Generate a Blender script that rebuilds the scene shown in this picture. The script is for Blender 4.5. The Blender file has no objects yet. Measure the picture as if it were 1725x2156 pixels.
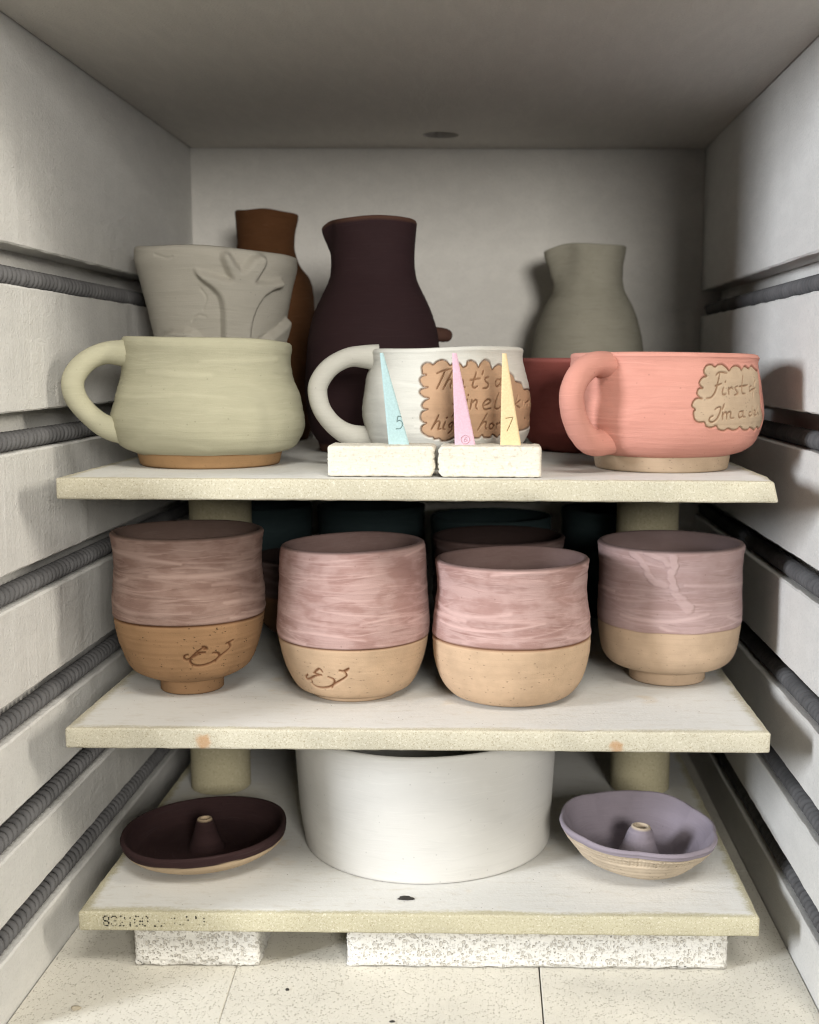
import bpy, bmesh, math, random
import numpy as np
from mathutils import Matrix, Vector

random.seed(7)
RNG = np.random.default_rng(7)
R = math.radians
SC = bpy.context.scene
COL = SC.collection

# ------------------------------------------------------------------ camera
EYE = 0.3785                                   # camera height above the kiln floor
yaw, pitch, roll = 0.01112, 0.13839, 0.00403
cam_d = bpy.data.cameras.new('camera')
cam = bpy.data.objects.new('camera', cam_d)
COL.objects.link(cam)
_r = Vector((math.cos(yaw), math.sin(yaw), 0))
_h = Vector((-math.sin(yaw), math.cos(yaw), 0))
_f = _h * math.cos(pitch) + Vector((0, 0, -math.sin(pitch)))
_u = _h * math.sin(pitch) + Vector((0, 0, math.cos(pitch)))
_r2 = _r * math.cos(roll) + _u * math.sin(roll)
_u2 = _u * math.cos(roll) - _r * math.sin(roll)
m3 = Matrix((_r2, _u2, -_f)).transposed().to_4x4()
m3.translation = (0, 0, EYE)
cam.matrix_world = m3
cam_d.sensor_fit = 'HORIZONTAL'
cam_d.sensor_width = 36.0
cam_d.lens = 36.0 * 2469.17 / 1725.0
cam_d.shift_x = -(1001.80 - 862.5) / 1725.0
cam_d.shift_y = (1108.22 - 1078.0) / 1725.0
cam_d.clip_start = 0.01
cam_d.clip_end = 50
cam_d.dof.use_dof = True
cam_d.dof.focus_distance = 0.735
cam_d.dof.aperture_fstop = 10.0
SC.camera = cam

# ------------------------------------------------------------------ world and lamps
world = bpy.data.worlds.new('World')
SC.world = world
world.use_nodes = True
bg = world.node_tree.nodes['Background']
bg.inputs[0].default_value = (0.95, 0.97, 1.0, 1)
bg.inputs[1].default_value = 0.045


def area(name, loc, target, sx, sy, power, colour):
    d = bpy.data.lights.new(name, 'AREA')
    d.shape = 'RECTANGLE'
    d.size, d.size_y = sx, sy
    d.energy = power
    d.color = colour
    o = bpy.data.objects.new(name, d)
    COL.objects.link(o)
    o.location = loc
    o.rotation_euler = (Vector(target) - Vector(loc)).to_track_quat('-Z', 'Y').to_euler()
    return o


area('window_left', (-1.95, -0.38, 0.74), (0.05, 0.8, 0.30), 0.42, 0.55, 55, (0.90, 0.94, 1.0))
area('lamp_right', (1.85, 0.06, 0.98), (-0.15, 0.75, 0.30), 0.32, 0.50, 19, (1.0, 0.94, 0.82))
area('window_front', (0.50, -1.20, 0.72), (0.0, 0.9, 0.40), 0.46, 0.40, 27, (1.0, 0.965, 0.90))
area('ceiling_lamp', (0.30, -0.55, 1.75), (0.0, 0.75, 0.2), 0.8, 0.45, 20, (1.0, 0.965, 0.89))

SC.view_settings.view_transform = 'Standard'
SC.view_settings.look = 'None'
SC.view_settings.exposure = -0.08
SC.view_settings.gamma = 1.0
SC.view_settings.use_curve_mapping = False
SC.cycles.use_denoising = True
SC.cycles.filter_width = 1.15
SC.cycles.max_bounces = 3
SC.cycles.diffuse_bounces = 2
SC.cycles.glossy_bounces = 1
SC.cycles.transmission_bounces = 0
SC.cycles.caustics_reflective = False
SC.cycles.use_light_tree = False
SC.cycles.adaptive_threshold = 0.035
SC.cycles.sample_clamp_indirect = 4.0


# ------------------------------------------------------------------ node helpers
class Mat:
    def __init__(self, name, rough=0.85, spec=0.25):
        self.m = bpy.data.materials.new(name)
        self.m.use_nodes = True
        self.t = self.m.node_tree
        self.b = self.t.nodes['Principled BSDF']
        self.b.inputs['Roughness'].default_value = rough
        self.b.inputs['Specular IOR Level'].default_value = spec

    def n(self, kind, ins=None, **props):
        nd = self.t.nodes.new(kind)
        for k, v in props.items():
            setattr(nd, k, v)
        for k, v in (ins or {}).items():
            s = nd.inputs[k]
            if isinstance(v, bpy.types.NodeSocket):
                self.t.links.new(v, s)
            else:
                if s.type == 'RGBA' and len(v) == 3:
                    v = (*v, 1)
                s.default_value = v
        return nd

    def link(self, a, b):
        self.t.links.new(a, b)

    def coord(self, which='Object', scale=(1, 1, 1), rot=(0, 0, 0)):
        c = self.n('ShaderNodeTexCoord')
        mp = self.n('ShaderNodeMapping', {'Vector': c.outputs[which], 'Scale': scale, 'Rotation': rot})
        return mp.outputs[0]

    def noise(self, vec, scale, detail=3, rough=0.55, dist=0.0):
        return self.n('ShaderNodeTexNoise', {'Vector': vec, 'Scale': scale, 'Detail': detail, 'Roughness': rough, 'Distortion': dist}).outputs['Fac']

    def voro(self, vec, scale, feature='F1', rnd=1.0):
        return self.n('ShaderNodeTexVoronoi', {'Vector': vec, 'Scale': scale, 'Randomness': rnd}, feature=feature).outputs['Distance']

    def ramp(self, fac, a, b, lo=0.0, hi=1.0):
        return self.n('ShaderNodeMapRange', {'Value': fac, 'From Min': a, 'From Max': b, 'To Min': lo, 'To Max': hi}, clamp=True, interpolation_type='SMOOTHSTEP').outputs[0]

    def math(self, op, a, b=0.0, c=None):
        ins = {0: a, 1: b}
        if c is not None:
            ins[2] = c
        return self.n('ShaderNodeMath', ins, operation=op).outputs[0]

    def mix(self, fac, a, b):
        nd = self.t.nodes.new('ShaderNodeMix')
        nd.data_type = 'RGBA'
        for s, v in ((nd.inputs[0], fac), (nd.inputs[6], a), (nd.inputs[7], b)):
            if isinstance(v, bpy.types.NodeSocket):
                self.t.links.new(v, s)
            elif s.type == 'RGBA':
                s.default_value = (*v[:3], 1)
            else:
                s.default_value = v
        return nd.outputs[2]

    def attr(self, name):
        return self.n('ShaderNodeAttribute', attribute_name=name).outputs['Fac']

    def base(self, c):
        if isinstance(c, bpy.types.NodeSocket):
            self.link(c, self.b.inputs['Base Color'])
        else:
            self.b.inputs['Base Color'].default_value = (*c, 1)

    def bump(self, h, strength=0.5, dist=0.001, prev=None):
        nd = self.n('ShaderNodeBump', {'Height': h, 'Strength': strength, 'Distance': dist})
        if prev is not None:
            self.link(prev, nd.inputs['Normal'])
        self.link(nd.outputs[0], self.b.inputs['Normal'])
        return nd.outputs[0]


def fibre_mat(name, stretch, col=(0.76, 0.745, 0.71)):
    k = Mat(name, 0.8, 0.3)
    o = k.coord('Object')
    os_ = k.coord('Object', stretch)
    wr = k.noise(os_, 70, 3, 0.6, 0.5)
    gr = k.noise(o, 650, 2, 0.6)
    patch = k.ramp(k.noise(o, 7, 2), 0.45, 0.6)
    sp = k.ramp(k.voro(o, 200), 0.03, 0.17, 1.0, 0.0)
    c = k.mix(k.ramp(wr, 0.35, 0.7), [x * 0.95 for x in col], col)
    c = k.mix(k.math('MULTIPLY', sp, 0.45), c, (0.88, 0.875, 0.85))
    c = k.mix(k.ramp(gr, 0.52, 0.70, 0.0, 0.22), c, [x * 0.66 for x in col])
    k.base(c)
    # shallow wrinkles in patches, fine grain and specks all over
    h = k.math('ADD', k.math('MULTIPLY', k.math('MULTIPLY', k.ramp(wr, 0.50, 0.60), patch), 0.2), k.math('MULTIPLY', gr, 0.5))
    h = k.math('ADD', h, k.math('MULTIPLY', sp, 0.4))
    k.bump(h, 0.75, 0.0011)
    return k.m


def brick_mat(name, col, pore_scale, depth, size=0.34, dark=1.0):
    """insulating brick: round pores of mixed size, each with its own radius, over a fine crumb"""
    k = Mat(name, 0.95, 0.1)
    o = k.coord('Object')

    def pores(scale, size, soft):
        v = k.n('ShaderNodeTexVoronoi', {'Vector': o, 'Scale': scale, 'Randomness': 1.0}, feature='F1')
        rnd = k.n('ShaderNodeSeparateColor', {0: v.outputs['Color']}).outputs[0]
        return k.ramp(k.math('SUBTRACT', v.outputs['Distance'], k.math('MULTIPLY', rnd, size)), -soft, soft * 0.4, 1.0, 0.0)
    pit = pores(pore_scale, size, 0.10)
    pit2 = pores(pore_scale * 2.1, size * 0.8, 0.12)
    g = k.noise(o, 800, 2)
    big = k.noise(o, 14, 3)
    c = k.mix(k.ramp(big, 0.3, 0.7), [x * 0.92 for x in col], col)
    c = k.mix(k.math('MULTIPLY', pit, 0.55 * dark), c, (0.34, 0.29, 0.21))
    c = k.mix(k.math('MULTIPLY', pit2, 0.25 * dark), c, (0.42, 0.37, 0.28))
    k.base(c)
    h = k.math('SUBTRACT', k.math('MULTIPLY', g, 0.35), k.math('ADD', pit, k.math('MULTIPLY', pit2, 0.4)))
    k.bump(h, 0.8, depth)
    return k.m


def grain_mat(name, col, dark, light, scale=900.0, amount=1.0):
    """sandy refractory: cream body with fine dark and pale grains"""
    k = Mat(name, 0.9, 0.2)
    o = k.coord('Object')
    n1 = k.noise(o, scale, 2, 0.6)
    n2 = k.noise(o, scale * 0.55, 2, 0.6)
    big = k.noise(o, 11, 3)
    c = k.mix(k.ramp(big, 0.3, 0.7), [x * 0.9 for x in col], col)
    c = k.mix(k.math('MULTIPLY', k.ramp(n1, 0.54, 0.66), 0.75 * amount), c, dark)
    c = k.mix(k.math('MULTIPLY', k.ramp(n2, 0.56, 0.66), 0.7 * amount), c, light)
    k.base(c)
    k.bump(n1, 0.35, 0.0006)
    return k, c, o


def shelf_mat(name, w, d, tint, stains=(), wash_inset=(0.002, 0.008)):
    k, c, o = grain_mat(name, tint, (0.30, 0.24, 0.14), (0.76, 0.72, 0.61), 1350.0, 0.8)
    xyz = k.n('ShaderNodeSeparateXYZ', {0: o})
    ex = k.math('SUBTRACT', w / 2, k.math('ABSOLUTE', xyz.outputs[0]))
    ey = k.math('SUBTRACT', d / 2, k.math('ABSOLUTE', xyz.outputs[1]))
    e = k.math('MINIMUM', ex, ey)
    st = k.coord('Object', (0.25, 1, 1))
    e = k.math('ADD', e, k.math('MULTIPLY', k.math('SUBTRACT', k.noise(st, 60, 5, 0.65), 0.5), 0.013))
    e = k.math('ADD', e, k.math('MULTIPLY', k.math('SUBTRACT', k.noise(o, 420, 2), 0.5), 0.005))
    cover = k.ramp(e, wash_inset[0], wash_inset[1])
    up = k.ramp(k.n('ShaderNodeSeparateXYZ', {0: k.n('ShaderNodeNewGeometry').outputs['True Normal']}).outputs[2], 0.9, 0.97)
    cover = k.math('MULTIPLY', cover, up)
    brush = k.noise(k.coord('Object', (0.07, 1, 1)), 260, 4, 0.6)
    scr = k.ramp(brush, 0.60, 0.75)
    cover = k.math('MULTIPLY', cover, k.math('SUBTRACT', 1.0, k.math('MULTIPLY', scr, 0.35)))
    speck = k.math('MULTIPLY', k.ramp(k.voro(o, 210), 0.05, 0.11, 1.0, 0.0), k.ramp(k.noise(o, 45, 2), 0.50, 0.58))
    wash = k.mix(k.ramp(k.noise(o, 26, 3), 0.62, 0.74, 0.0, 0.45), (0.76, 0.75, 0.715), (0.70, 0.58, 0.41))
    dust = k.ramp(k.noise(k.coord('Object', (0.45, 1, 1)), 170, 4, 0.7), 0.50, 0.75, 0.0, 0.42)
    wash = k.mix(dust, wash, (0.60, 0.555, 0.47))
    wash = k.mix(k.math('MULTIPLY', speck, 0.8), wash, (0.22, 0.16, 0.12))
    for sx, sz, sr in stains:       # rusty smears on the front edge
        dx = k.math('SUBTRACT', xyz.outputs[0], sx)
        dz = k.math('SUBTRACT', xyz.outputs[2], sz)
        rr = k.math('SQRT', k.math('ADD', k.math('MULTIPLY', dx, dx), k.math('MULTIPLY', dz, dz)))
        rr = k.math('ADD', rr, k.math('MULTIPLY', k.math('SUBTRACT', k.noise(o, 220, 3), 0.5), sr * 1.1))
        c = k.mix(k.ramp(rr, sr * 0.35, sr, 0.62, 0.0), c, (0.50, 0.24, 0.08))
    k.base(k.mix(cover, c, wash))
    k.bump(k.math('ADD', k.math('MULTIPLY', brush, 0.6), k.math('MULTIPLY', k.noise(o, 500, 2), 0.6)), 0.35, 0.0008)
    return k.m


def pot_mat(name, slip, slip2, clay, strokes=1.0, speck=0.4, groove=(0.20, 0.09, 0.04), rough=0.9, spec=0.15, bumpk=0.5, warp=1.0, pale=None, inner_shade=None):
    """bare clay and brushed slip; 'slip' and 'ink' come from the mesh"""
    k = Mat(name, rough, spec)
    uv = k.coord('UV', (1, 1, 1))
    # sweeping brush marks: the strokes are bent by a slow warp
    w0 = k.n('ShaderNodeTexNoise', {'Vector': k.coord('UV', (2.6, 5, 1)), 'Scale': 1.0, 'Detail': 1})
    wo = k.n('ShaderNodeVectorMath', {0: k.n('ShaderNodeVectorMath', {0: w0.outputs['Color'], 1: (0.5, 0.5, 0.5)}, operation='SUBTRACT').outputs[0], 1: (0.0, 0.07 * warp, 0.0)}, operation='MULTIPLY').outputs[0]
    wuv = k.n('ShaderNodeVectorMath', {0: uv, 1: wo}, operation='ADD').outputs[0]
    wv = lambda s: k.n('ShaderNodeMapping', {'Vector': wuv, 'Scale': s}).outputs[0]
    us = wv((1.6, 40, 1))
    ul = wv((1.4, 16, 1))
    st = k.noise(us, 2.2, 3, 0.62, 0.4)
    st2 = k.noise(ul, 2.0, 2, 0.6, 0.8)
    fine = k.noise(k.coord('Object'), 1100, 2)
    blot = k.noise(k.coord('Object'), 55, 3)
    f = k.math('ADD', k.math('MULTIPLY', st, 0.6), k.math('MULTIPLY', st2, 0.4))
    # broad thin and thick areas, then thin pale and dark bristle streaks over them
    broad = k.noise(wv((2.0, 4, 1)), 2.0, 3, 0.6)
    sc = k.mix(k.math('MULTIPLY', k.ramp(broad, 0.40, 0.62), 0.75 * strokes), slip, slip2)
    sc = k.mix(k.math('MULTIPLY', k.ramp(st, 0.55, 0.70), 0.5 * strokes), sc, [min(1, x * 1.22 + 0.03) for x in slip])
    sc = k.mix(k.math('MULTIPLY', k.ramp(st2, 0.56, 0.70), 0.55 * strokes), sc, [x * 0.86 for x in slip2])
    sc = k.mix(k.math('MULTIPLY', k.ramp(blot, 0.55, 0.75), 0.22), sc, [min(1, x * 1.12) for x in slip])
    pin = k.math('MULTIPLY', k.ramp(k.voro(k.coord('Object'), 130), 0.05, 0.09, 1.0, 0.0), 0.35)
    sc = k.mix(pin, sc, [x * 0.55 for x in slip2])
    cl = k.mix(k.ramp(blot, 0.35, 0.7), clay, [x * 0.86 for x in clay])
    tl = k.ramp(k.noise(k.coord('UV', (1.0, 60, 1)), 2.0, 3), 0.55, 0.7)
    cl = k.mix(k.math('MULTIPLY', tl, 0.25), cl, [x * 0.7 for x in clay])
    dots = k.math('MULTIPLY', k.ramp(k.voro(k.coord('Object', (1, 1, 1.7)), 300), 0.14, 0.26, 1.0, 0.0), k.ramp(k.noise(k.coord('Object'), 150, 2), 0.50, 0.58))
    cl = k.mix(k.math('MULTIPLY', dots, speck), cl, [x * 0.28 for x in clay])
    sl = k.attr('slip')
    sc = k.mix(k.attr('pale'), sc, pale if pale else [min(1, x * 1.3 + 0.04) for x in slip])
    sc = k.mix(k.attr('inner_shade'), sc, inner_shade if inner_shade else [x * 0.33 for x in slip])  # inner faces darkened in the colour to stand in for shade
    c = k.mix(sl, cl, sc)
    c = k.mix(k.attr('line_dark'), c, groove)  # incised lines coloured a darker brown than the clay
    k.base(c)
    h = k.math('ADD', k.math('MULTIPLY', k.math('MULTIPLY', k.math('ADD', f, k.math('MULTIPLY', broad, 0.5)), sl), 0.6), k.math('MULTIPLY', fine, 0.22))
    h = k.math('SUBTRACT', h, k.math('MULTIPLY', k.math('MULTIPLY', dots, k.math('SUBTRACT', 1.0, sl)), speck * 0.5))
    k.bump(h, bumpk, 0.0009)
    return k.m


def plain_mat(name, col, rough=0.85, spec=0.2, vary=0.1, bump=0.25, scale=500.0):
    k = Mat(name, rough, spec)
    o = k.coord('Object')
    b = k.noise(o, 40, 3)
    k.base(k.mix(k.ramp(b, 0.3, 0.7), [x * (1 - vary) for x in col], [min(1, x * (1 + vary)) for x in col]))
    k.bump(k.noise(o, scale, 3), bump, 0.0006)
    return k.m


# ------------------------------------------------------------------ object helpers
def tag(o, label, cat, group=None):
    o['label'] = label
    o['category'] = cat
    if group:
        o['group'] = group
    return o


def thing(name, label, cat, loc, group=None, rot=(0, 0, 0)):
    o = bpy.data.objects.new(name, None)
    o.empty_display_size = 0.02
    COL.objects.link(o)
    o.location = loc
    o.rotation_euler = rot
    return tag(o, label, cat, group)


def obj(name, me, mat, parent=None):
    o = bpy.data.objects.new(name, me)
    if mat is not None:
        me.materials.clear()
        me.materials.append(mat)
    COL.objects.link(o)
    o.parent = parent
    return o


def struct(name, me, mat, parent=None):
    o = obj(name, me, mat, parent)
    if parent is None:
        o['kind'] = 'structure'
    return o


def np_mesh(name, V, F, smooth=True):
    V = np.asarray(V, dtype=np.float32).reshape(-1, 3)
    F = np.asarray(F, dtype=np.int32)
    me = bpy.data.meshes.new(name)
    me.vertices.add(len(V))
    me.vertices.foreach_set('co', V.ravel())
    k = F.shape[1]
    me.loops.add(F.size)
    me.polygons.add(len(F))
    me.loops.foreach_set('vertex_index', F.ravel())
    me.polygons.foreach_set('loop_start', np.arange(0, F.size, k, dtype=np.int32))
    me.polygons.foreach_set('loop_total', np.full(len(F), k, dtype=np.int32))
    me.update(calc_edges=True)
    me.polygons.foreach_set('use_smooth', np.full(len(F), smooth))
    return me


def bm_mesh(name, bm, smooth=False):
    bmesh.ops.recalc_face_normals(bm, faces=bm.faces)
    me = bpy.data.meshes.new(name)
    bm.to_mesh(me)
    bm.free()
    me.polygons.foreach_set('use_smooth', np.full(len(me.polygons), smooth))
    return me


def box_bm(x0, x1, y0, y1, z0, z1, bevel=0.0, segs=2, cuts=0):
    bm = bmesh.new()
    r = bmesh.ops.create_cube(bm, size=1)
    for v in bm.verts:
        v.co = Vector((x0 if v.co.x < 0 else x1, y0 if v.co.y < 0 else y1, z0 if v.co.z < 0 else z1))
    if bevel:
        bmesh.ops.bevel(bm, geom=list(bm.edges), offset=bevel, segments=segs, profile=0.5, affect='EDGES')
    if cuts:
        bmesh.ops.subdivide_edges(bm, edges=[e for e in bm.edges if e.calc_length() > 0.02], cuts=cuts, use_grid_fill=True)
    return bm


def catmull(P, step):
    P = np.asarray(P, float)
    if len(P) < 3:
        n = max(1, int(np.linalg.norm(P[-1] - P[0]) / step))
        return P[0] + (P[-1] - P[0]) * np.linspace(0, 1, n + 1)[:, None]
    Q = np.vstack([2 * P[0] - P[1], P, 2 * P[-1] - P[-2]])
    out = []
    for i in range(1, len(Q) - 2):
        p0, p1, p2, p3 = Q[i - 1], Q[i], Q[i + 1], Q[i + 2]
        n = max(2, int(np.linalg.norm(p2 - p1) / step))
        t = np.linspace(0, 1, n, endpoint=False)[:, None]
        # centripetal-like damping keeps tight profiles from overshooting
        m1, m2 = (p2 - p0) * 0.5, (p3 - p1) * 0.5
        L = np.linalg.norm(p2 - p1)
        m1 *= min(1, L / (np.linalg.norm(m1) + 1e-9) * 1.2)
        m2 *= min(1, L / (np.linalg.norm(m2) + 1e-9) * 1.2)
        out.append((2 * t**3 - 3 * t**2 + 1) * p1 + (t**3 - 2 * t**2 + t) * m1 + (-2 * t**3 + 3 * t**2) * p2 + (t**3 - t**2) * m2)
    out.append(P[-1:])
    return np.vstack(out)


class Raster:
    """a small height picture on a pot's skin: angle (deg) across, height (mm) up"""
    def __init__(self, a0, a1, z0, z1, radius_mm, res=0.12):
        self.a0, self.z0, self.res = a0, z0, res
        self.k = R(1) * radius_mm                     # mm of skin per degree
        self.w = int((a1 - a0) * self.k / res) + 2
        self.h = int((z1 - z0) / res) + 2
        self.g = np.zeros((self.h, self.w), np.float32)

    def px(self, a, z):
        return (np.asarray(a) - self.a0) * self.k / self.res, (np.asarray(z) - self.z0) / self.res

    def stroke(self, pts, width_mm, amount=1.0, taper=False):
        P = np.asarray(pts, float)
        P = np.column_stack(self.px(P[:, 0], P[:, 1]))
        C = catmull(P, 0.8) if len(P) > 1 else P
        rad = width_mm / self.res
        for i, (x, y) in enumerate(C):
            r = rad
            if taper and len(C) > 4:
                r = rad * (0.65 + 0.35 * math.sin(math.pi * i / (len(C) - 1)))
            n = int(math.ceil(r * 1.5)) + 1
            xi, yi = int(round(x)), int(round(y))
            x0, x1, y0, y1 = max(0, xi - n), min(self.w, xi + n + 1), max(0, yi - n), min(self.h, yi + n + 1)
            if x0 >= x1 or y0 >= y1:
                continue
            yy, xx = np.mgrid[y0:y1, x0:x1]
            d = np.hypot(xx - x, yy - y) / r
            v = np.clip(1.3 - d, 0, 1) * amount
            self.g[y0:y1, x0:x1] = np.maximum(self.g[y0:y1, x0:x1], v)

    def fill(self, pts, blur_mm=0.3):
        P = np.asarray(pts, float)
        X, Y = self.px(P[:, 0], P[:, 1])
        yy, xx = np.mgrid[0:self.h, 0:self.w]
        ins = np.zeros(xx.shape, bool)
        n = len(X)
        for i in range(n):
            x1, y1, x2, y2 = X[i], Y[i], X[(i + 1) % n], Y[(i + 1) % n]
            if y1 == y2:
                continue
            c = ((y1 > yy) != (y2 > yy)) & (xx < (x2 - x1) * (yy - y1) / (y2 - y1) + x1)
            ins ^= c
        self.g = np.maximum(self.g, ins.astype(np.float32))
        self.blur(blur_mm)

    def blur(self, mm):
        n = int(mm / self.res)
        if n < 1:
            return
        for _ in range(2):
            for ax in (0, 1):
                p = np.pad(self.g, [(n, n) if a == ax else (0, 0) for a in (0, 1)], mode='edge')
                cs = np.cumsum(p, axis=ax)
                cs = np.insert(cs, 0, 0, axis=ax)
                L = self.g.shape[ax]
                hi = np.take(cs, np.arange(2 * n + 1, 2 * n + 1 + L), axis=ax)
                lo = np.take(cs, np.arange(0, L), axis=ax)
                self.g = ((hi - lo) / (2 * n + 1)).astype(np.float32)

    def at(self, a, z):
        x, y = self.px(a, z)
        ok = (x >= 0) & (y >= 0) & (x < self.w - 1.01) & (y < self.h - 1.01)
        x = np.where(ok, x, 0)
        y = np.where(ok, y, 0)
        xi, yi = x.astype(int), y.astype(int)
        fx, fy = x - xi, y - yi
        g = self.g
        v = (g[yi, xi] * (1 - fx) + g[yi, xi + 1] * fx) * (1 - fy) + (g[yi + 1, xi] * (1 - fx) + g[yi + 1, xi + 1] * fx) * fy
        return np.where(ok, v, 0)


def smooth01(x, a, b):
    t = np.clip((x - a) / (b - a), 0, 1)
    return t * t * (3 - 2 * t)


def wave(th, seed, amp, kmin=1, kmax=5):
    r = np.random.default_rng(seed)
    out = np.zeros_like(th)
    for k in range(kmin, kmax + 1):
        out += r.normal() / k * np.sin(k * th + r.uniform(0, 6.28))
    return amp * out


def angles(n, dense=None):
    """columns round the pot; dense=(a0,a1,n2) packs more of them between two angles (deg, 0 faces the front)"""
    a = np.linspace(-180, 180, n, endpoint=False)
    if dense:
        a0, a1, n2 = dense
        a = np.concatenate([a[(a < a0) | (a > a1)], np.linspace(a0, a1, n2)])
        a.sort()
    return a


class Pot:
    """a thrown pot: outer profile [(height, radius)] in segments, wall thickness, inside floor"""
    def __init__(self, segs, thick, floor, step=0.0012, cols=None, seed=1, oval=0.004, wob=0.0006, rim=None, skin=None, radial=None, rings_amp=0.00004):
        cols = angles(160) if cols is None else cols
        th = np.radians(cols)
        prof = [np.array([[segs[0][0][0], 0.0]])]
        for s in segs:
            c = catmull(s, step)
            prof.append(c if len(prof) == 1 else c[1:])
        out = np.vstack(prof)
        n_out = len(out)
        d = np.gradient(out[1:], axis=0)
        nr = np.column_stack([-d[:, 1], d[:, 0]])          # (z, r) normal, outward
        nr /= np.linalg.norm(nr, axis=1)[:, None] + 1e-12
        nrm = np.vstack([[-1, 0], nr])
        # lip and inside
        zt, rt = out[-1]
        lip = []
        for a in (45, 90, 135):
            lip.append([zt + thick / 2 * math.sin(R(a)), rt - thick / 2 + thick / 2 * math.cos(R(a))])
        ins = out[1:][::-1].copy()
        ins[:, 1] -= thick
        keep = (ins[:, 0] > floor + 0.003) & (ins[:, 1] > 0.006)
        ins = ins[keep][::3] if keep.any() else np.array([[zt, rt - thick]])
        zl, rl = ins[-1]
        bowl = [[floor + (zl - floor) * (1 - math.sin(R(a))), rl * math.cos(R(a)) ** 0.7 if a < 90 else 0] for a in (20, 40, 60, 75, 90)]
        P = np.vstack([out, lip, ins, bowl])
        Nz = np.zeros((len(P), 2))
        Nz[:n_out] = nrm
        self.n_out, self.n_lip = n_out, n_out + 3
        nr_, nc = len(P), len(th)
        Z = np.repeat(P[:, :1], nc, 1)
        Rr = np.repeat(P[:, 1:], nc, 1)
        T = np.repeat(th[None, :], nr_, 0)
        outer = (np.arange(nr_) < n_out)[:, None]
        self.Zref, self.T = Z.copy(), T
        hgt = max(zt, 1e-6)
        k = np.clip(Z / hgt, 0, 1)
        grow = smooth01(Z, 0.0, 0.25 * hgt)
        Rr = Rr * (1 + oval * np.cos(2 * (T - seed)) * k) + wave(T, seed, wob) * grow * (Rr > 0.004)
        # gentle throwing rings
        rg = np.random.default_rng(seed + 100)
        rings = sum(rg.normal() * np.sin(Z / w * 6.283 + rg.uniform(0, 6.28) + rg.integers(-1, 2) * T + rg.normal() * np.sin(2 * T + rg.uniform(0, 6))) for w in (0.0031, 0.0047, 0.0062, 0.0093, 0.0137, 0.021))
        Rr = Rr + np.where(Rr > 0.004, rings_amp * rings * grow, 0)
        if rim is not None:
            Z = Z + rim(T) * smooth01(Z, 0.55 * hgt, hgt)
        if radial is not None:
            Rr = Rr + radial(T, self.Zref)
        self.attrs = {}
        if skin is not None:
            res = skin(np.degrees(T), self.Zref * 1000, outer & np.ones_like(T, bool))
            dd = np.where(outer, res.get('disp', 0), 0)
            Z = Z + dd * Nz[:, :1]
            Rr = Rr + dd * Nz[:, 1:]
            for key in ('slip', 'line_dark', 'pale', 'inner_shade', 'label'):
                if key in res:
                    self.attrs[key] = np.broadcast_to(res[key], T.shape).astype(np.float32)
        X = Rr * np.sin(T)
        Y = -Rr * np.cos(T)
        self.V = np.stack([X, Y, Z], -1).reshape(-1, 3)
        i, j = np.mgrid[0:nr_ - 1, 0:nc]
        j2 = (j + 1) % nc
        self.F = np.stack([i * nc + j, i * nc + j2, (i + 1) * nc + j2, (i + 1) * nc + j], -1).reshape(-1, 4)
        self.rowF = i.ravel()
        s = np.concatenate([[0], np.cumsum(np.linalg.norm(np.diff(P, axis=0), axis=1))])
        rm = float(np.median(P[:n_out, 1]))
        u = np.append(cols, cols[0] + 360) / 180 * math.pi * rm
        ii, jj = i.ravel(), j.ravel()
        self.UV = np.stack([np.stack([u[jj], s[ii]], -1), np.stack([u[jj + 1], s[ii]], -1), np.stack([u[jj + 1], s[ii + 1]], -1), np.stack([u[jj], s[ii + 1]], -1)], 1)
        self.UV = self.UV * 10.0 + seed * 3.7
        self.shape = (nr_, nc)

    def build(self, root, mat, names, label=None):
        """split into the named parts; label is an int per vertex (rounded mean per face)"""
        V, F = self.V, self.F
        fn = np.cross(V[F[:, 2]] - V[F[:, 0]], V[F[:, 3]] - V[F[:, 1]])
        N = np.zeros_like(V)
        for c in range(4):
            np.add.at(N, F[:, c], fn)
        N /= np.linalg.norm(N, axis=1)[:, None] + 1e-15
        lab = self.attrs.get('label')
        if label is not None:
            lab = label(self)
        fl = np.zeros(len(F), int) if lab is None else np.max(lab.reshape(-1)[F], axis=1).round().astype(int)
        parts = {}
        for li, nm in enumerate(names):
            sel = np.where(fl == li)[0]
            if not len(sel):
                continue
            vid, inv = np.unique(F[sel].ravel(), return_inverse=True)
            me = np_mesh(nm, V[vid], inv.reshape(-1, 4))
            for key in ('slip', 'line_dark', 'pale', 'inner_shade'):
                a = me.attributes.new(key, 'FLOAT', 'POINT')
                val = self.attrs.get(key)
                val = np.zeros(len(vid), np.float32) if val is None else val.reshape(-1)[vid].astype(np.float32)
                a.data.foreach_set('value', np.ascontiguousarray(val))
            uv = me.uv_layers.new(name='UVMap')
            uv.data.foreach_set('uv', np.ascontiguousarray(self.UV[sel].reshape(-1), dtype=np.float32))
            me.normals_split_custom_set_from_vertices(N[vid])
            parts[nm] = obj(nm, me, mat[nm] if isinstance(mat, dict) else mat, root)
        return parts


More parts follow.
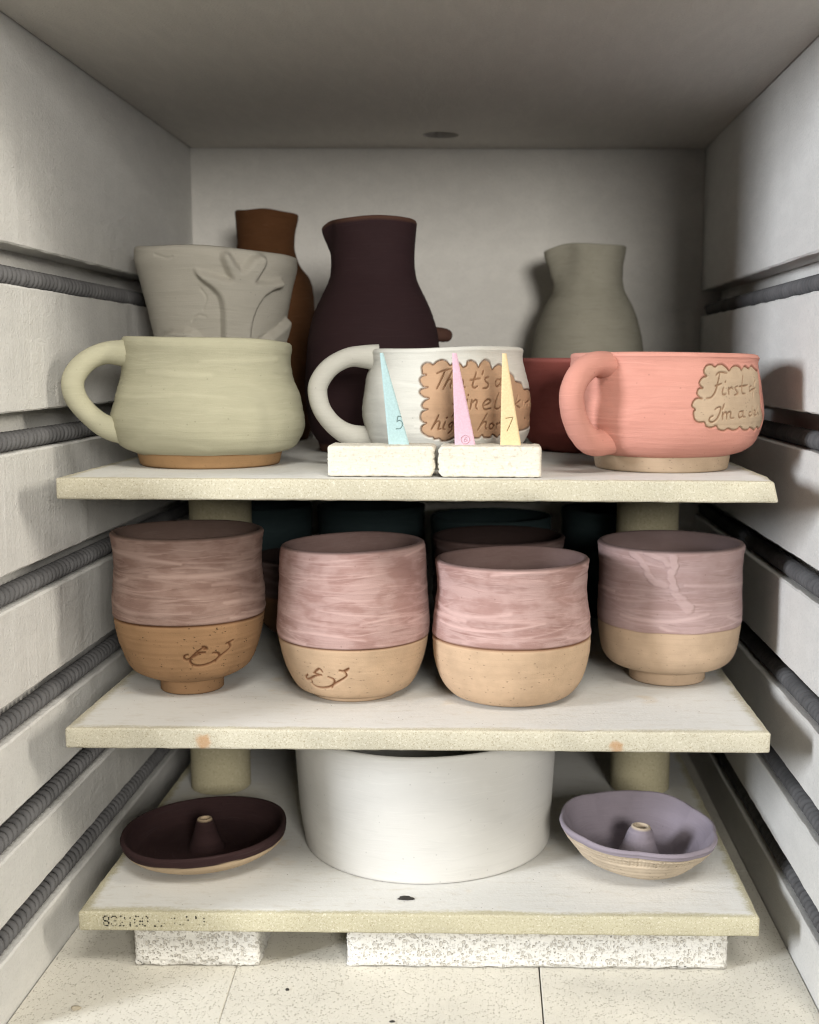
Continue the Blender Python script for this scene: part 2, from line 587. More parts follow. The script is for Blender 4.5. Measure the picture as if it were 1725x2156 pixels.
def sweep(name, path, radii, sect=16, squash=1.0, slip=1.0, seed=0, side=None, step=0.0015):
    """a rounded bar along a smooth path; squash flattens it across the side direction"""
    P = np.asarray(path, float)
    C = catmull(np.column_stack([P, np.asarray(radii, float) * 3]), step)
    C, rad = C[:, :3], C[:, 3] / 3
    T = np.gradient(C, axis=0)
    T /= np.linalg.norm(T, axis=1)[:, None]
    S = np.asarray(side, float) if side is not None else np.array([0, 1, 0.0])
    B = S[None, :] - T * (T @ S)[:, None]
    B /= np.linalg.norm(B, axis=1)[:, None]
    Nn = np.cross(B, T)
    a = np.linspace(0, 2 * math.pi, sect, endpoint=False)
    wob = 1 + 0.03 * np.sin(np.arange(len(C))[:, None] * 0.21 + 2 * a[None, :] + seed)
    ca, sa = np.cos(a)[None, :, None], np.sin(a)[None, :, None]
    V = C[:, None, :] + rad[:, None, None] * wob[..., None] * (Nn[:, None, :] * ca + B[:, None, :] * sa * squash)
    n, m = V.shape[:2]
    i, j = np.mgrid[0:n - 1, 0:m]
    j2 = (j + 1) % m
    F = np.stack([i * m + j, (i + 1) * m + j, (i + 1) * m + j2, i * m + j2], -1).reshape(-1, 4)
    me = np_mesh(name, V.reshape(-1, 3), F)
    bm = bmesh.new()
    bm.from_mesh(me)
    bmesh.ops.holes_fill(bm, edges=[e for e in bm.edges if e.is_boundary])
    bmesh.ops.recalc_face_normals(bm, faces=bm.faces)
    bm.to_mesh(me)
    bm.free()
    for key, val in (('slip', slip), ('line_dark', 0.0), ('pale', 0.0), ('inner_shade', 0.0)):
        at = me.attributes.new(key, 'FLOAT', 'POINT')
        at.data.foreach_set('value', np.full(len(me.vertices), val, np.float32))
    uv = me.uv_layers.new(name='UVMap')
    co = np.zeros(len(me.vertices) * 3, np.float32)
    me.vertices.foreach_get('co', co)
    co = co.reshape(-1, 3)
    li = np.zeros(len(me.loops), np.int32)
    me.loops.foreach_get('vertex_index', li)
    uv.data.foreach_set('uv', np.ascontiguousarray((co[li][:, [0, 2]] * 10 + seed).ravel(), dtype=np.float32))
    return me

# ------------------------------------------------------------------ materials
M_WALL = fibre_mat('fibre_wall', (1, 0.5, 1.3))
M_BACK = fibre_mat('fibre_back', (0.8, 1, 1.2), (0.85, 0.82, 0.765))
M_CEIL = fibre_mat('fibre_ceiling', (1.6, 0.4, 1), (0.76, 0.72, 0.66))
M_FLOOR = brick_mat('floor_brick', (0.79, 0.755, 0.665), 620, 0.0008, 0.42, 0.65)
M_BRICK = brick_mat('soft_firebrick', (0.80, 0.78, 0.725), 430, 0.0014, 0.62, 0.65)
M_WIRE = plain_mat('element_wire', (0.135, 0.132, 0.133), 0.8, 0.2, 0.15, 0.35, 1100)
M_TUBE = plain_mat('element_tube', (0.02, 0.019, 0.018), 0.8, 0.2)
kk, cc, oo = grain_mat('post_refractory', (0.50, 0.45, 0.30), (0.28, 0.23, 0.14), (0.64, 0.58, 0.42), 700, 0.5)
M_POST = kk.m
kk, cc, oo = grain_mat('cone_holder_clay', (0.76, 0.71, 0.60), (0.42, 0.34, 0.24), (0.86, 0.82, 0.74), 520, 0.45)
M_HOLD = kk.m
M_CHIP = plain_mat('dark_chip', (0.05, 0.045, 0.04), 0.8)
M_CRUMB = plain_mat('clay_crumb', (0.42, 0.37, 0.28), 0.9)
M_INK = plain_mat('print_ink', (0.018, 0.016, 0.014), 0.7)
M_PORT = plain_mat('port_shade', (0.32, 0.30, 0.27), 0.9)

# ------------------------------------------------------------------ the kiln chamber
XL, XR = -0.2774, 0.1972
Y0, Y1 = 0.615, 1.1167
ZC = 0.5738
SLOT_B = [0.4224, 0.3253, 0.2358, 0.1597, 0.0937, 0.0354]
SLOT_T = [0.4458, 0.3487, 0.2560, 0.1812, 0.1152, 0.0560]
DEP = 0.019


def wall_mesh(name, x0, sgn, seed):
    """sgn = -1: recesses go to -x; one closed profile drawn along the depth of the kiln"""
    prof, lip = [(x0, -0.02)], [0]
    for zb, zt in sorted(zip(SLOT_B, SLOT_T)):
        c = 0.0011
        for x, z, l in ((x0, zb - c, 1), (x0 + sgn * c, zb, 1), (x0 + sgn * DEP, zb, 0), (x0 + sgn * DEP, zt, 0), (x0 + sgn * c, zt, 1), (x0, zt + c, 1)):
            prof.append((x, z))
            lip.append(l)
    prof += [(x0, ZC + 0.004), (x0 + sgn * 0.07, ZC + 0.004), (x0 + sgn * 0.07, -0.02)]
    lip += [0, 0, 0]
    ys = np.linspace(Y0, Y1 + 0.004, 180)
    r = np.random.default_rng(seed)
    n, m = len(prof), len(ys)
    V = np.zeros((m, n, 3))
    for i, (x, z) in enumerate(prof):
        V[:, i, 0], V[:, i, 1], V[:, i, 2] = x, ys, z
        if lip[i]:
            s = np.convolve(r.normal(size=m + 8), np.ones(5) / 5, 'same')[4:-4]
            V[:, i, 2] += s * 0.00035
            V[:, i, 0] += np.convolve(r.normal(size=m + 8), np.ones(5) / 5, 'same')[4:-4] * 0.0002
    F = []
    for a in range(m - 1):
        for b in range(n):
            b2 = (b + 1) % n
            F.append((a * n + b, a * n + b2, (a + 1) * n + b2, (a + 1) * n + b))
    me = bpy.data.meshes.new(name)
    me.from_pydata(V.reshape(-1, 3).tolist(), [], F + [tuple(range(n)), tuple(range((m - 1) * n, m * n))])
    bm = bmesh.new()
    bm.from_mesh(me)
    bmesh.ops.recalc_face_normals(bm, faces=bm.faces)
    bm.to_mesh(me)
    bm.free()
    return me


struct('wall_left', wall_mesh('wall_left', XL, -1, 3), M_WALL)
struct('wall_right', wall_mesh('wall_right', XR, 1, 4), M_WALL)
struct('wall_back', bm_mesh('wall_back', box_bm(XL - 0.08, XR + 0.08, Y1, Y1 + 0.05, -0.02, ZC + 0.02, 0)), M_BACK)

# ceiling board with the round port near its back edge
bm = bmesh.new()
g = 0.0012
corner = [(XL + g, Y0 - 0.002), (XR - g, Y0 - 0.002), (XR - g, Y1 - g), (XL + g, Y1 - g)]
vs = [bm.verts.new((x, y, ZC)) for x, y in corner]
hx, hy, hr = -0.0432, 1.0515, 0.0155
ring = [bm.verts.new((hx + hr * math.cos(t), hy + hr * math.sin(t), ZC)) for t in np.linspace(0, 2 * math.pi, 40, endpoint=False)]
ed = [bm.edges.new((vs[i], vs[(i + 1) % 4])) for i in range(4)]
er = [bm.edges.new((ring[i], ring[(i + 1) % 40])) for i in range(40)]
bmesh.ops.triangle_fill(bm, use_beauty=True, edges=ed + er)
top = [bm.verts.new((v.co.x, v.co.y, ZC + 0.034)) for v in ring]
for i in range(40):
    bm.faces.new((ring[i], ring[(i + 1) % 40], top[(i + 1) % 40], top[i]))
up = [bm.verts.new((v.co.x, v.co.y, ZC + 0.006)) for v in vs]
for i in range(4):
    bm.faces.new((vs[i], vs[(i + 1) % 4], up[(i + 1) % 4], up[i]))
ceil = struct('ceiling', bm_mesh('ceiling', bm), M_CEIL)
# the board above closes the joint and the port
bm = box_bm(XL - 0.09, XR + 0.09, Y0 - 0.004, Y1 + 0.05, ZC + 0.0345, ZC + 0.08)
obj('port_cover', bm_mesh('port_cover', bm), M_PORT, ceil)
bm = bmesh.new()
o1 = [(XL - 0.09, Y0 - 0.003), (XR + 0.09, Y0 - 0.003), (XR + 0.09, Y1 + 0.05), (XL - 0.09, Y1 + 0.05)]
vs = [bm.verts.new((x, y, ZC + 0.0042)) for x, y in o1]
ring = [bm.verts.new((hx + (hr + 0.001) * math.cos(t), hy + (hr + 0.001) * math.sin(t), ZC + 0.0042)) for t in np.linspace(0, 2 * math.pi, 40, endpoint=False)]
bmesh.ops.triangle_fill(bm, use_beauty=True, edges=[bm.edges.new((vs[i], vs[(i + 1) % 4])) for i in range(4)] + [bm.edges.new((ring[i], ring[(i + 1) % 40])) for i in range(40)])
up = [bm.verts.new((v.co.x, v.co.y, ZC + 0.034)) for v in vs]
for i in range(4):
    bm.faces.new((vs[i], vs[(i + 1) % 4], up[(i + 1) % 4], up[i]))
obj('upper_board', bm_mesh('upper_board', bm), M_CEIL, ceil)

# floor: slab with a course of firebricks let into it
fl = struct('floor', bm_mesh('floor', box_bm(XL - 0.09, XR + 0.09, Y0 - 0.004, Y1 + 0.05, -0.06, -0.012)), M_FLOOR)
jx = [XL, -0.1625, 0.0335, XR]
jy = [Y0, 0.842, Y1]
for a in range(3):
    for b in range(2):
        gx0 = (0.0008, 0.0001, 0.0004)[a]
        bm = box_bm(jx[a] + gx0, jx[a + 1] - (0.0001 if a == 0 else 0.0004), jy[b] + 0.0004, jy[b + 1] - 0.0004, -0.0118, 0.0, 0.0006, 1)
        if b == 0 and a < 2:      # the crack-like joint runs slightly askew
            for v in bm.verts:
                edge = jx[1]
                if abs(v.co.x - edge) < 0.003:
                    v.co.x += (0.69 - v.co.y) * 0.12 if v.co.y < 0.69 else (0.69 - v.co.y) * 0.02
        obj('brick', bm_mesh('brick', bm), M_FLOOR, fl)

# ------------------------------------------------------------------ heating elements
def helix_mesh(name, pitch, rad, wire, length, seg=22, prof=9):
    turns = length / pitch
    n = int(turns * seg)
    t = np.arange(n + 1) / seg * 2 * math.pi
    rc = rad - wire
    r = np.random.default_rng(int(pitch * 1e6))
    jit = np.convolve(r.normal(size=n + 41), np.ones(20) / 20, 'same')[20:20 + n + 1] * pitch * 0.25
    C = np.stack([rc * np.cos(t), t / (2 * math.pi) * pitch + jit, rc * np.sin(t)], -1)
    N = np.stack([np.cos(t), 0 * t, np.sin(t)], -1)
    B = np.zeros_like(N)
    B[:, 1] = 1
    a = np.linspace(0, 2 * math.pi, prof, endpoint=False)
    V = C[:, None] + wire * (N[:, None] * np.cos(a)[None, :, None] + B[:, None] * np.sin(a)[None, :, None])
    m = prof
    i, j = np.mgrid[0:n, 0:m]
    j2 = (j + 1) % m
    F = np.stack([i * m + j, i * m + j2, (i + 1) * m + j2, (i + 1) * m + j], -1).reshape(-1, 4)
    return np_mesh(name, V.reshape(-1, 3), F)


def tube_mesh(name, rad, length, n=20):
    bm = bmesh.new()
    bmesh.ops.create_cone(bm, cap_ends=True, segments=n, radius1=rad, radius2=rad, depth=length)
    bmesh.ops.rotate(bm, verts=bm.verts, matrix=Matrix.Rotation(R(90), 3, 'X'))
    bmesh.ops.translate(bm, verts=bm.verts, vec=(0, length / 2, 0))
    return bm_mesh(name, bm, True)


CR = 0.0060
LEN = Y1 - Y0 - 0.006
HELIX = helix_mesh('wire_coil', 0.0067, CR, 0.00255, LEN)
T_ROD = tube_mesh('ceramic_tube', CR - 0.003, LEN)
ORD = ['topmost', 'second', 'third', 'fourth', 'fifth', 'lowest']
for side, x0, sg in (('left', XL, -1), ('right', XR, 1)):
    for i in range(6):
        lab = f'dark grey ribbed heating coil in the {ORD[i]} slot' + (' from the top' if 0 < i < 5 else '') + f' of the {side} wall'
        e = thing('heating_element', lab, 'heating coil', (x0 + sg * (0.0022 + CR), Y0 + 0.002, SLOT_B[i] + CR + 0.0001), f'heating coils along the {side} wall')
        if sg > 0:
            e.rotation_euler = (0, R(180), 0)
        obj('wire_coil', HELIX, M_WIRE, e)
        obj('ceramic_tube', T_ROD, M_TUBE, e)

# ------------------------------------------------------------------ shelves, posts, supports
ZT, ZM, ZB = 0.3114, 0.1621, 0.0421
TH = 0.0125
SX0, SX1 = -0.2521, 0.1679


def shelf(z, yf, yb, label, tint, chip=False, x0=SX0, x1=SX1, stains=()):
    w, d = x1 - x0, yb - yf
    bm = box_bm(-w / 2, w / 2, -d / 2, d / 2, -TH, 0, 0.0014, 3)
    bmesh.ops.subdivide_edges(bm, edges=[e for e in bm.edges if e.calc_length() > 0.05], cuts=60, use_grid_fill=True)
    r = random.Random(int(z * 1e4))
    for v in bm.verts:
        if chip and v.co.x > w / 2 - 0.006 and v.co.y < -d / 2 + 0.03:
            v.co.x -= 0.0035 * max(0, (v.co.z + TH) / TH) ** 1.5 * max(0, 1 - (v.co.y + d / 2) / 0.03)
        if v.co.y < -d / 2 + 0.004 or abs(v.co.x) > w / 2 - 0.004:
            v.co += Vector((r.gauss(0, 1), r.gauss(0, 1), r.gauss(0, 1))) * 0.00014
    s = obj('kiln_shelf', bm_mesh('kiln_shelf', bm, True), shelf_mat('shelf_' + label.split()[0], w, d, tint, stains))
    s.location = ((x0 + x1) / 2, (yf + yb) / 2, z)
    tag(s, label, 'shelf', 'kiln shelves')
    return s


sh_t = shelf(ZT, 0.676, 1.085, 'topmost cream kiln shelf carrying the three mugs and the cones', (0.61, 0.565, 0.43), True)
sh_m = shelf(ZM, 0.6725, 1.085, 'middle cream kiln shelf carrying the row of mauve cups', (0.61, 0.57, 0.445), stains=((-0.1272, -0.0085, 0.0065), (0.1185, -0.0095, 0.0055)))
sh_b = shelf(ZB, 0.681, 1.085, 'lowest cream kiln shelf with faded printed code on its front edge', (0.57, 0.53, 0.375))

# faded dot-matrix code on the lowest shelf
GLYPH = {'8': ['01110', '10001', '10001', '01110', '10001', '10001', '01110'], '3': ['01110', '10001', '00001', '00110', '00001', '10001', '01110'],
         '2': ['01110', '10001', '00001', '00010', '00100', '01000', '11111'], '1': ['00100', '00100', '00100', '00100', '00100', '00100', '00100'],
         '0': ['01110', '10001', '10001', '10001', '10001', '10001', '01110'], '/': ['00001', '00001', '00010', '00100', '01000', '10000', '10000']}
bm = bmesh.new()
rr = random.Random(5)
x = -0.2364
hgt = 0.0072
for ci, ch in enumerate('83210020080/0'):
    keep = (1.0, 0.8, 0.6, 0.55, 0.5, 0.35, 0.12, 0.1, 0.12, 0.12, 0.12, 0.18, 0.3)[ci]
    dx = hgt / 7 * 0.78
    for row, line in enumerate(GLYPH[ch]):
        for c_, bit in enumerate(line):
            if bit == '1' and rr.random() < keep:
                cx_ = x + c_ * dx + rr.gauss(0, 0.00008)
                cz_ = ZB - 0.0026 - row * hgt / 7 + rr.gauss(0, 0.00008)
                ra = rr.uniform(0.00032, 0.00062)
                vs = [bm.verts.new((cx_ + ra * math.cos(t) * rr.uniform(0.7, 1.2), 0.68072, cz_ + ra * math.sin(t) * rr.uniform(0.7, 1.2))) for t in np.linspace(0, 6.283, 8, endpoint=False)]
                bm.faces.new(vs)
    x += dx * (6.2 if ch != '1' else 5.4)
code = obj('printed_code', bm_mesh('printed_code', bm), M_INK, sh_b)
code.matrix_parent_inverse = Matrix.Translation(-Vector(sh_b.location))


def post(x, y, z0, z1, rad, caph, label):
    t = thing('kiln_post', label, 'post', (x, y, z0), 'kiln posts')
    h = z1 - z0
    def cyl(name, a, b):
        p = Pot([[(a, rad - 0.0006), (a + 0.0006, rad)], [(a + 0.0006, rad), (b - 0.0006, rad)]], rad * 0.45, a, 0.004, angles(56), 3, 0.002, 0.0001)
        bm = bmesh.new()
        bmesh.ops.create_cone(bm, cap_ends=True, segments=56, radius1=rad, radius2=rad, depth=b - a)
        bmesh.ops.translate(bm, verts=bm.verts, vec=(0, 0, (a + b) / 2))
        bmesh.ops.bevel(bm, geom=[e for e in bm.edges if abs(e.verts[0].co.z - e.verts[1].co.z) < 1e-6], offset=0.0005, segments=2, affect='EDGES')
        me = bm_mesh(name, bm, True)
        me.set_sharp_from_angle(angle=R(40))
        return obj(name, me, M_POST, t)
    if caph:
        cyl('post_body', 0.0, h - caph)
        cyl('post_cap', h - caph, h)
    else:
        cyl('post_body', 0.0, h)
    return t


GAP = 0.0001
post(0.1225, 0.9075, ZB + GAP, ZM - TH, 0.0236, 0.0, 'greenish beige shelf post behind the lavender incense dish')
post(-0.2135, 0.9020, ZB + GAP, ZM - TH, 0.0234, 0.0, 'shadowed shelf post behind the dark incense dish')
post(0.1238, 0.9075, ZM + GAP, ZT - TH, 0.0240, 0.0095, 'beige shelf post with a cap ring behind the rightmost mauve cup')
post(-0.2085, 0.9020, ZM + GAP, ZT - TH, 0.0238, 0.0095, 'shadowed shelf post with a cap ring behind the leftmost cup')


def rough_brick(name, x0, x1, y0, y1, h, label):
    bm = box_bm(x0, x1, y0, y1, 0.0002, h, 0.0012, 1)
    bmesh.ops.subdivide_edges(bm, edges=[e for e in bm.edges if e.calc_length() > 0.012], cuts=26, use_grid_fill=True)
    r = random.Random(int(x0 * 1e4))
    for v in bm.verts:
        lowfront = v.co.z < 0.004
        k = 0.0006 if lowfront else 0.00022
        if v.co.z < h - 0.001:
            v.co += Vector((r.gauss(0, 1) * k, r.gauss(0, 1) * k, abs(r.gauss(0, 1)) * k * (0.6 if lowfront else 0)))
    o = obj(name, bm_mesh(name, bm, True), M_BRICK)
    tag(o, label, 'brick', 'firebricks under the lowest shelf')


SB = ZB - TH - 0.0002
rough_brick('firebrick', -0.2220, -0.1432, 0.6935, 0.80, SB, 'short porous firebrick under the left end of the lowest shelf')
rough_brick('firebrick', -0.0878, 0.1516, 0.6945, 0.80, SB, 'long porous firebrick under the right side of the lowest shelf')


def crumb(name, x, y, z, s, label, mat, flat=0.3):
    bm = bmesh.new()
    bmesh.ops.create_icosphere(bm, subdivisions=2, radius=1)
    r = random.Random(int(x * 1e5))
    for v in bm.verts:
        k = r.uniform(0.75, 1.2)
        v.co = Vector((v.co.x * s[0] * k, v.co.y * s[1] * k, max(-flat, v.co.z) * s[2] * k))
    lo = min(v.co.z for v in bm.verts)
    for v in bm.verts:
        v.co += Vector((x, y, z - lo + 0.0001))
    tag(obj(name, bm_mesh(name, bm), mat), label, 'chip')


crumb('dark_chip', -0.0508, 0.7025, ZB, (0.0052, 0.0028, 0.0009), 'flat black chip on the lowest shelf below the white bowl', M_CHIP)
crumb('clay_crumb', -0.2418, 0.6432, 0.0, (0.0030, 0.0022, 0.0014), 'beige crumb on the kiln floor near the left wall', M_CRUMB)
crumb('dark_crumb', -0.1208, 0.6665, 0.0, (0.0012, 0.0011, 0.0007), 'tiny dark crumb on the floor below the gap between bricks', M_CHIP)
crumb('dark_crumb', -0.0543, 0.6328, 0.0, (0.0016, 0.0009, 0.0006), 'tiny dark crumb at the front edge of the floor bricks', M_CHIP)

# ------------------------------------------------------------------ incised lines: (angle in degrees from the front, height in mm)
WHITE_PANEL = [
  [(-15.5,62.3),(-15.9,65.4),(-12.9,67.5),(-9.8,67.3),(-7.7,66.3),(-5.2,68),(-1.6,68.9),(1.9,68),(4.4,65.6),(6.5,66.7),(9.5,67.2),(12,66.1),(13.6,64.2),(16,65),(16.7,67.2),(19.9,67.9),(23.6,66.4),(24.9,64),(26.9,65.9),(30.5,68.1),(34.7,66.8),(36.3,62.7),(39.2,64.2),(43.7,65.5),(47.4,63.8),(48.4,61.5),(53.4,60.6),(56.7,58.4),(57.5,55.5),(60.9,54.8),(66.3,53.8),(69.1,50.4),(76,50),(88.2,47.4),(88.3,42.3),(87.8,35.8),(87.8,28.3),(75.5,25.2),(61.6,24),(52.4,24.4),(50.5,22.6),(45.8,22.1),(40.6,21.9),(38.8,20.3),(34.4,22.3),(33.3,20.5),(28.3,20.5),(26.3,22.1),(24.1,20.3),(18.9,20.7),(16.7,22.1),(14,20.4),(10.1,20),(7.6,21.4),(5.3,20.2),(2,18.9),(-1.4,18.9),(-2.8,20.2),(-6.2,20),(-7.1,21.1),(-10.4,21.6),(-13.6,23.5),(-14.8,25.2),(-14.4,27.9),(-11.3,29.9),(-13.2,30.4),(-15.2,32.7),(-14.1,36.7),(-10.1,38.5),(-12.7,38.9),(-14.1,41.1),(-12.3,43.7),(-9.4,45.4),(-12.9,46.3),(-15.9,48.8),(-15.1,51),(-10.6,52.4),(-13.7,52.8),(-16.7,56.7),(-15.2,59.3),(-12.1,60.2),(-14.9,60.8),(-15.5,62.3)],
]
WHITE_TEXT = [
  [(-4.9,60.9),(-0.5,62.4),(5.4,63.4)],
  [(0.9,62.6),(-1.4,57.6),(-4.6,51.4)],
  [(5.8,62.4),(2.9,56.8),(-0.4,51.1)],
  [(0.7,53.5),(2.9,56.3),(4.6,57.2),(5.2,55.7),(4.3,52.9),(4.7,51.6)],
  [(12.9,56.4),(10,55.9),(8.5,53.7),(9.4,51.8),(11.8,52.9),(13.1,56.1),(12.6,52.9),(14.4,52)],
  [(22.9,61),(20.6,56.3),(19.3,52.9),(21,51.7),(23,52.6)],
  [(17.7,56.1),(21.8,56.8),(25.8,57.2)],
  [(28.8,61.8),(27,59.4)],
  [(32.2,58.1),(29.3,57.2),(29.2,55.5),(31.1,54),(30,51.7),(26.8,51.3)],
  [(42,56.7),(38.9,56.3),(36.8,54.1),(37.8,52.3),(40.4,53.6),(42.6,56.9),(41.1,53.4),(43.4,52.3)],
  [(13.5,48.1),(11.2,47.7),(9.2,43.8),(7.4,37.7),(5.1,33.8)],
  [(5.6,41.9),(8.8,42.4),(12,42.9)],
  [(15.5,44.8),(14,40.3),(15.2,38.7)],
  [(16.4,47.7),(16.2,47.1)],
  [(18.6,44.6),(17,38.7)],
  [(17.9,42),(20.6,44.2),(22.2,43.7),(20.8,40.3),(21.8,38.7)],
  [(26.6,40.9),(30.2,41.9),(32.1,43.6),(30.2,44.7),(27.5,43.2),(26,40.6),(27.3,38.4),(31.7,39.1)],
  [(39.1,48.4),(36.2,43.6),(35,39.6),(37,38.5),(39.3,39.6)],
  [(43.4,43.5),(41.1,42.2),(40.5,39.5),(42.6,38.6),(44.4,40.8),(43.4,43.5)],
  [(48.9,43.3),(46.6,42.1),(45.9,39.7),(48,38.7),(50,40.7),(48.9,43.3)],
  [(58.7,46.9),(55.4,42.3),(53.3,38.8)],
  [(61.7,43.5),(55.8,41.2),(60.4,38.6)],
  [(65.7,43.1),(63.2,39.2)],
  [(69.3,42.9),(66.8,39.1)],
  [(68.2,41.5),(73.5,42.7),(71.4,39.1)],
  [(80.8,42.3),(76.2,41.7),(74.9,39.8),(78.7,40.3)],
  [(-3.2,35.1),(-5.4,30.6),(-8,26)],
  [(-6.8,28),(-4.5,30.8),(-2.6,30.8),(-3.1,28),(-3.6,26.1),(-1.7,26.5)],
  [(1,30.9),(-0.4,26.7),(1,26.1)],
  [(2.2,33.8),(1.9,33.1)],
  [(5.2,30.5),(3.5,28.9),(3.8,27.2),(5.2,28.1),(5.9,30.7),(4.7,25.4),(2.9,23.7)],
  [(9.2,35.5),(7.5,26.3)],
  [(7.9,28.5),(10.2,30.9),(10.7,28.9),(10.3,26.3)],
  [(14.3,35.5),(12.6,26.3)],
  [(28.8,35.8),(26.1,31),(22.8,25.4)],
  [(24.2,27.9),(27,30.5),(28.7,30.3),(28.2,27.4),(29.3,25.8)],
  [(33.4,29.7),(31.5,28.5),(31.4,26.7),(33,25.8),(34.7,27.7),(33.4,29.7)],
  [(37.1,29.8),(36.8,25.8)],
  [(37,28.1),(39.4,29.8),(40.8,28.8)],
  [(45.8,30),(44,28.7),(46.4,27.1),(44.3,25.6)],
  [(52,27.3),(55.4,28.8),(52.9,30),(51.6,28),(53.1,25.4),(56.4,26)],
  [(66.8,32),(69.9,31)],
  [(77,32),(73.6,29.9)],
]
PINK_PANEL = [
  [(67.1,63.1),(62.2,64),(56.5,66.2),(52.4,64.7),(50.2,64.9),(48,65.7),(45.5,65.3),(42.9,63.4),(41.8,64.9),(38.8,66),(35,65.3),(31.9,63),(30,64.9),(27,66.5),(24,66.3),(22.1,65.1),(19.8,66.3),(16.6,65.7),(14.7,63.1),(15,61),(16.4,59.7),(14,58.9),(11.8,56),(12.6,53.9),(14,52.7),(11.3,52.2),(10.4,49.3),(12,47.2),(13.4,46.5),(10.4,46.6),(8.4,45.1),(7.4,42.2),(9.3,40.1),(8.3,38.4),(9.1,34.1),(11.7,32.4),(14.8,32.4),(15.8,30),(19,29.1),(22.1,30.1),(23.7,27.9),(27.3,27),(30.3,28.2),(34.1,27.1),(37.5,27.6),(39.5,29),(42.7,27.2),(47.2,26.8),(49.8,28.2),(56.6,26.3),(58.8,28.2),(64.5,26.8),(68.2,28.9),(69.3,32.4),(64.3,39.8),(65.9,46.8),(65.6,55.6),(67.1,63.1)],
]
PINK_TEXT = [
  [(22.3,60.2),(24.1,61.7),(26.6,62.1),(30.1,61.5)],
  [(24.8,61.2),(23.4,56),(21.5,50.5),(18.7,47.2),(15.7,46.6)],
  [(21.5,53.9),(25.9,55.3)],
  [(27.1,53),(26.1,50.1),(26.8,48.8),(28.5,49.2)],
  [(28.7,56.8),(28.4,56.1)],
  [(30.5,53),(30.5,48.8)],
  [(30.7,51.6),(32.7,53),(34,52.1)],
  [(37.8,53.8),(35.6,52.7),(36.6,51),(37.7,49.5),(34.5,48.3)],
  [(43.3,60.2),(41.4,53.3),(41.4,49.7),(44.2,49.2)],
  [(39,53.5),(47.3,54.3)],
  [(51.7,53.9),(49.3,52.8),(49.4,50.6),(51.8,51.3),(52.4,53.2)],
  [(58,57.5),(55.7,55.7),(54,51.4),(52.3,46.3)],
  [(52.1,51.5),(57.4,52.4)],
  [(61,56.6),(62,53)],
  [(20.7,40),(22.5,41.2),(24.3,41),(23.4,37.4),(21.7,34),(19.3,32.3),(17.5,33.2),(17.7,34.9),(19.6,36.2)],
  [(26.5,43.1),(25.2,39.9)],
  [(25.3,38.4),(25.6,33.8)],
  [(25.5,36.1),(26.9,38.2),(28,37.8),(28.3,34.1)],
  [(28,36.1),(29.5,38.3),(30.9,38),(31,35.1),(33.5,34.6)],
  [(40.5,38.6),(37.9,38.2),(37,36.3),(38.3,34.7),(40.4,35.8),(41,38.6),(41,35.7),(43.3,34.8)],
  [(48.9,37.9),(46.7,37.3),(47,35.8),(48.9,35.5),(49.7,36.8)],
  [(50.4,41.3),(50.3,35.4)],
  [(52.4,36.9),(54.9,37.5),(53.9,38.8),(52.2,38),(52.9,36),(56.1,35.8)],
  [(59.4,42.1),(57.1,38.3),(59.6,35.5)],
  [(61.6,37.7),(62.6,35.8)],
]
MARK_ONE = [
  [(11.5,33.2),(9.2,32.6),(8.4,30.8),(10.5,29.6),(13.7,30.6),(17.2,33.5),(20.1,35.6),(23.4,37.2)],
  [(22.6,38.1),(24.7,37.5),(26,36.3),(23.9,36.1)],
  [(24.8,33.9),(21.3,33.5),(16.2,31.5),(13.3,29.9),(13.6,27.1),(17,25.3),(22.5,24.9),(29,25.9),(34.4,28.1),(38.7,31),(43.3,33.5),(45.6,35.6)],
  [(31,33.1),(34.7,32.7),(36.8,30.6),(35.2,28.8),(33.7,26.6)],
  [(47.4,40),(44.1,38.7),(41.5,38.3)],
  [(43.8,38.5),(45.6,36.1)],
  [(17.5,33.9),(21.3,34),(24.8,34.1)],
]
MARK_TWO = [
  [(-35.3,20.1),(-38.4,18.3),(-38.5,16.5),(-34.1,17.3),(-28.1,19.8),(-21.4,21.2)],
  [(-27.7,22.3),(-24.9,24.1),(-22.1,25.4),(-19.7,23.6)],
  [(-28.6,21.9),(-25,21.3),(-21,21.1)],
  [(-32.9,16.5),(-33,13.8),(-29,12.1),(-22.1,12),(-15.2,13.4),(-9.3,16.3),(-2.4,19.8),(0.2,21.7),(-0.3,23.6),(-2.1,25.1)],
  [(-15.2,20.4),(-11.2,19.1),(-10.3,17.1),(-13.8,12.6)],
  [(-5.1,25.4),(-1.7,25.1),(2.1,27)],
  [(-1.3,24.4),(2.1,26.3)],
]
TREE = [
  [(18,82),(17.7,103.2),(16.6,110.5),(14.7,115.6),(8.8,121),(3.1,124.9),(-0.9,130.3),(3.4,128.8),(12.8,127.2),(20.8,125.2),(23.8,126.4),(20.8,132.4),(17.6,140.2),(18.3,143.4),(20.3,143.5),(24.3,137.5),(29.2,132.3),(33.2,136.5),(37.3,142.1),(41.9,144.6),(45.6,143.4),(46.4,140.9),(43,134.1),(38.9,125.7),(48.7,125.7),(58.6,127.8),(65,129.2),(65.8,124.5),(55.5,121.9),(48,116.6),(43.2,108.3),(40.4,99.2),(39.3,91.7),(40,82.3)],
  [(48.1,82.4),(60.9,86.8),(76.7,94.1),(90,100.4),(90,96.8),(90,88.1),(82.2,82.9)],
  [(-46.3,82.1),(-38.8,86.6),(-26.1,89.4),(-14.4,89.9),(-7.1,88.3),(-2.2,83.8),(0.4,82)],
]
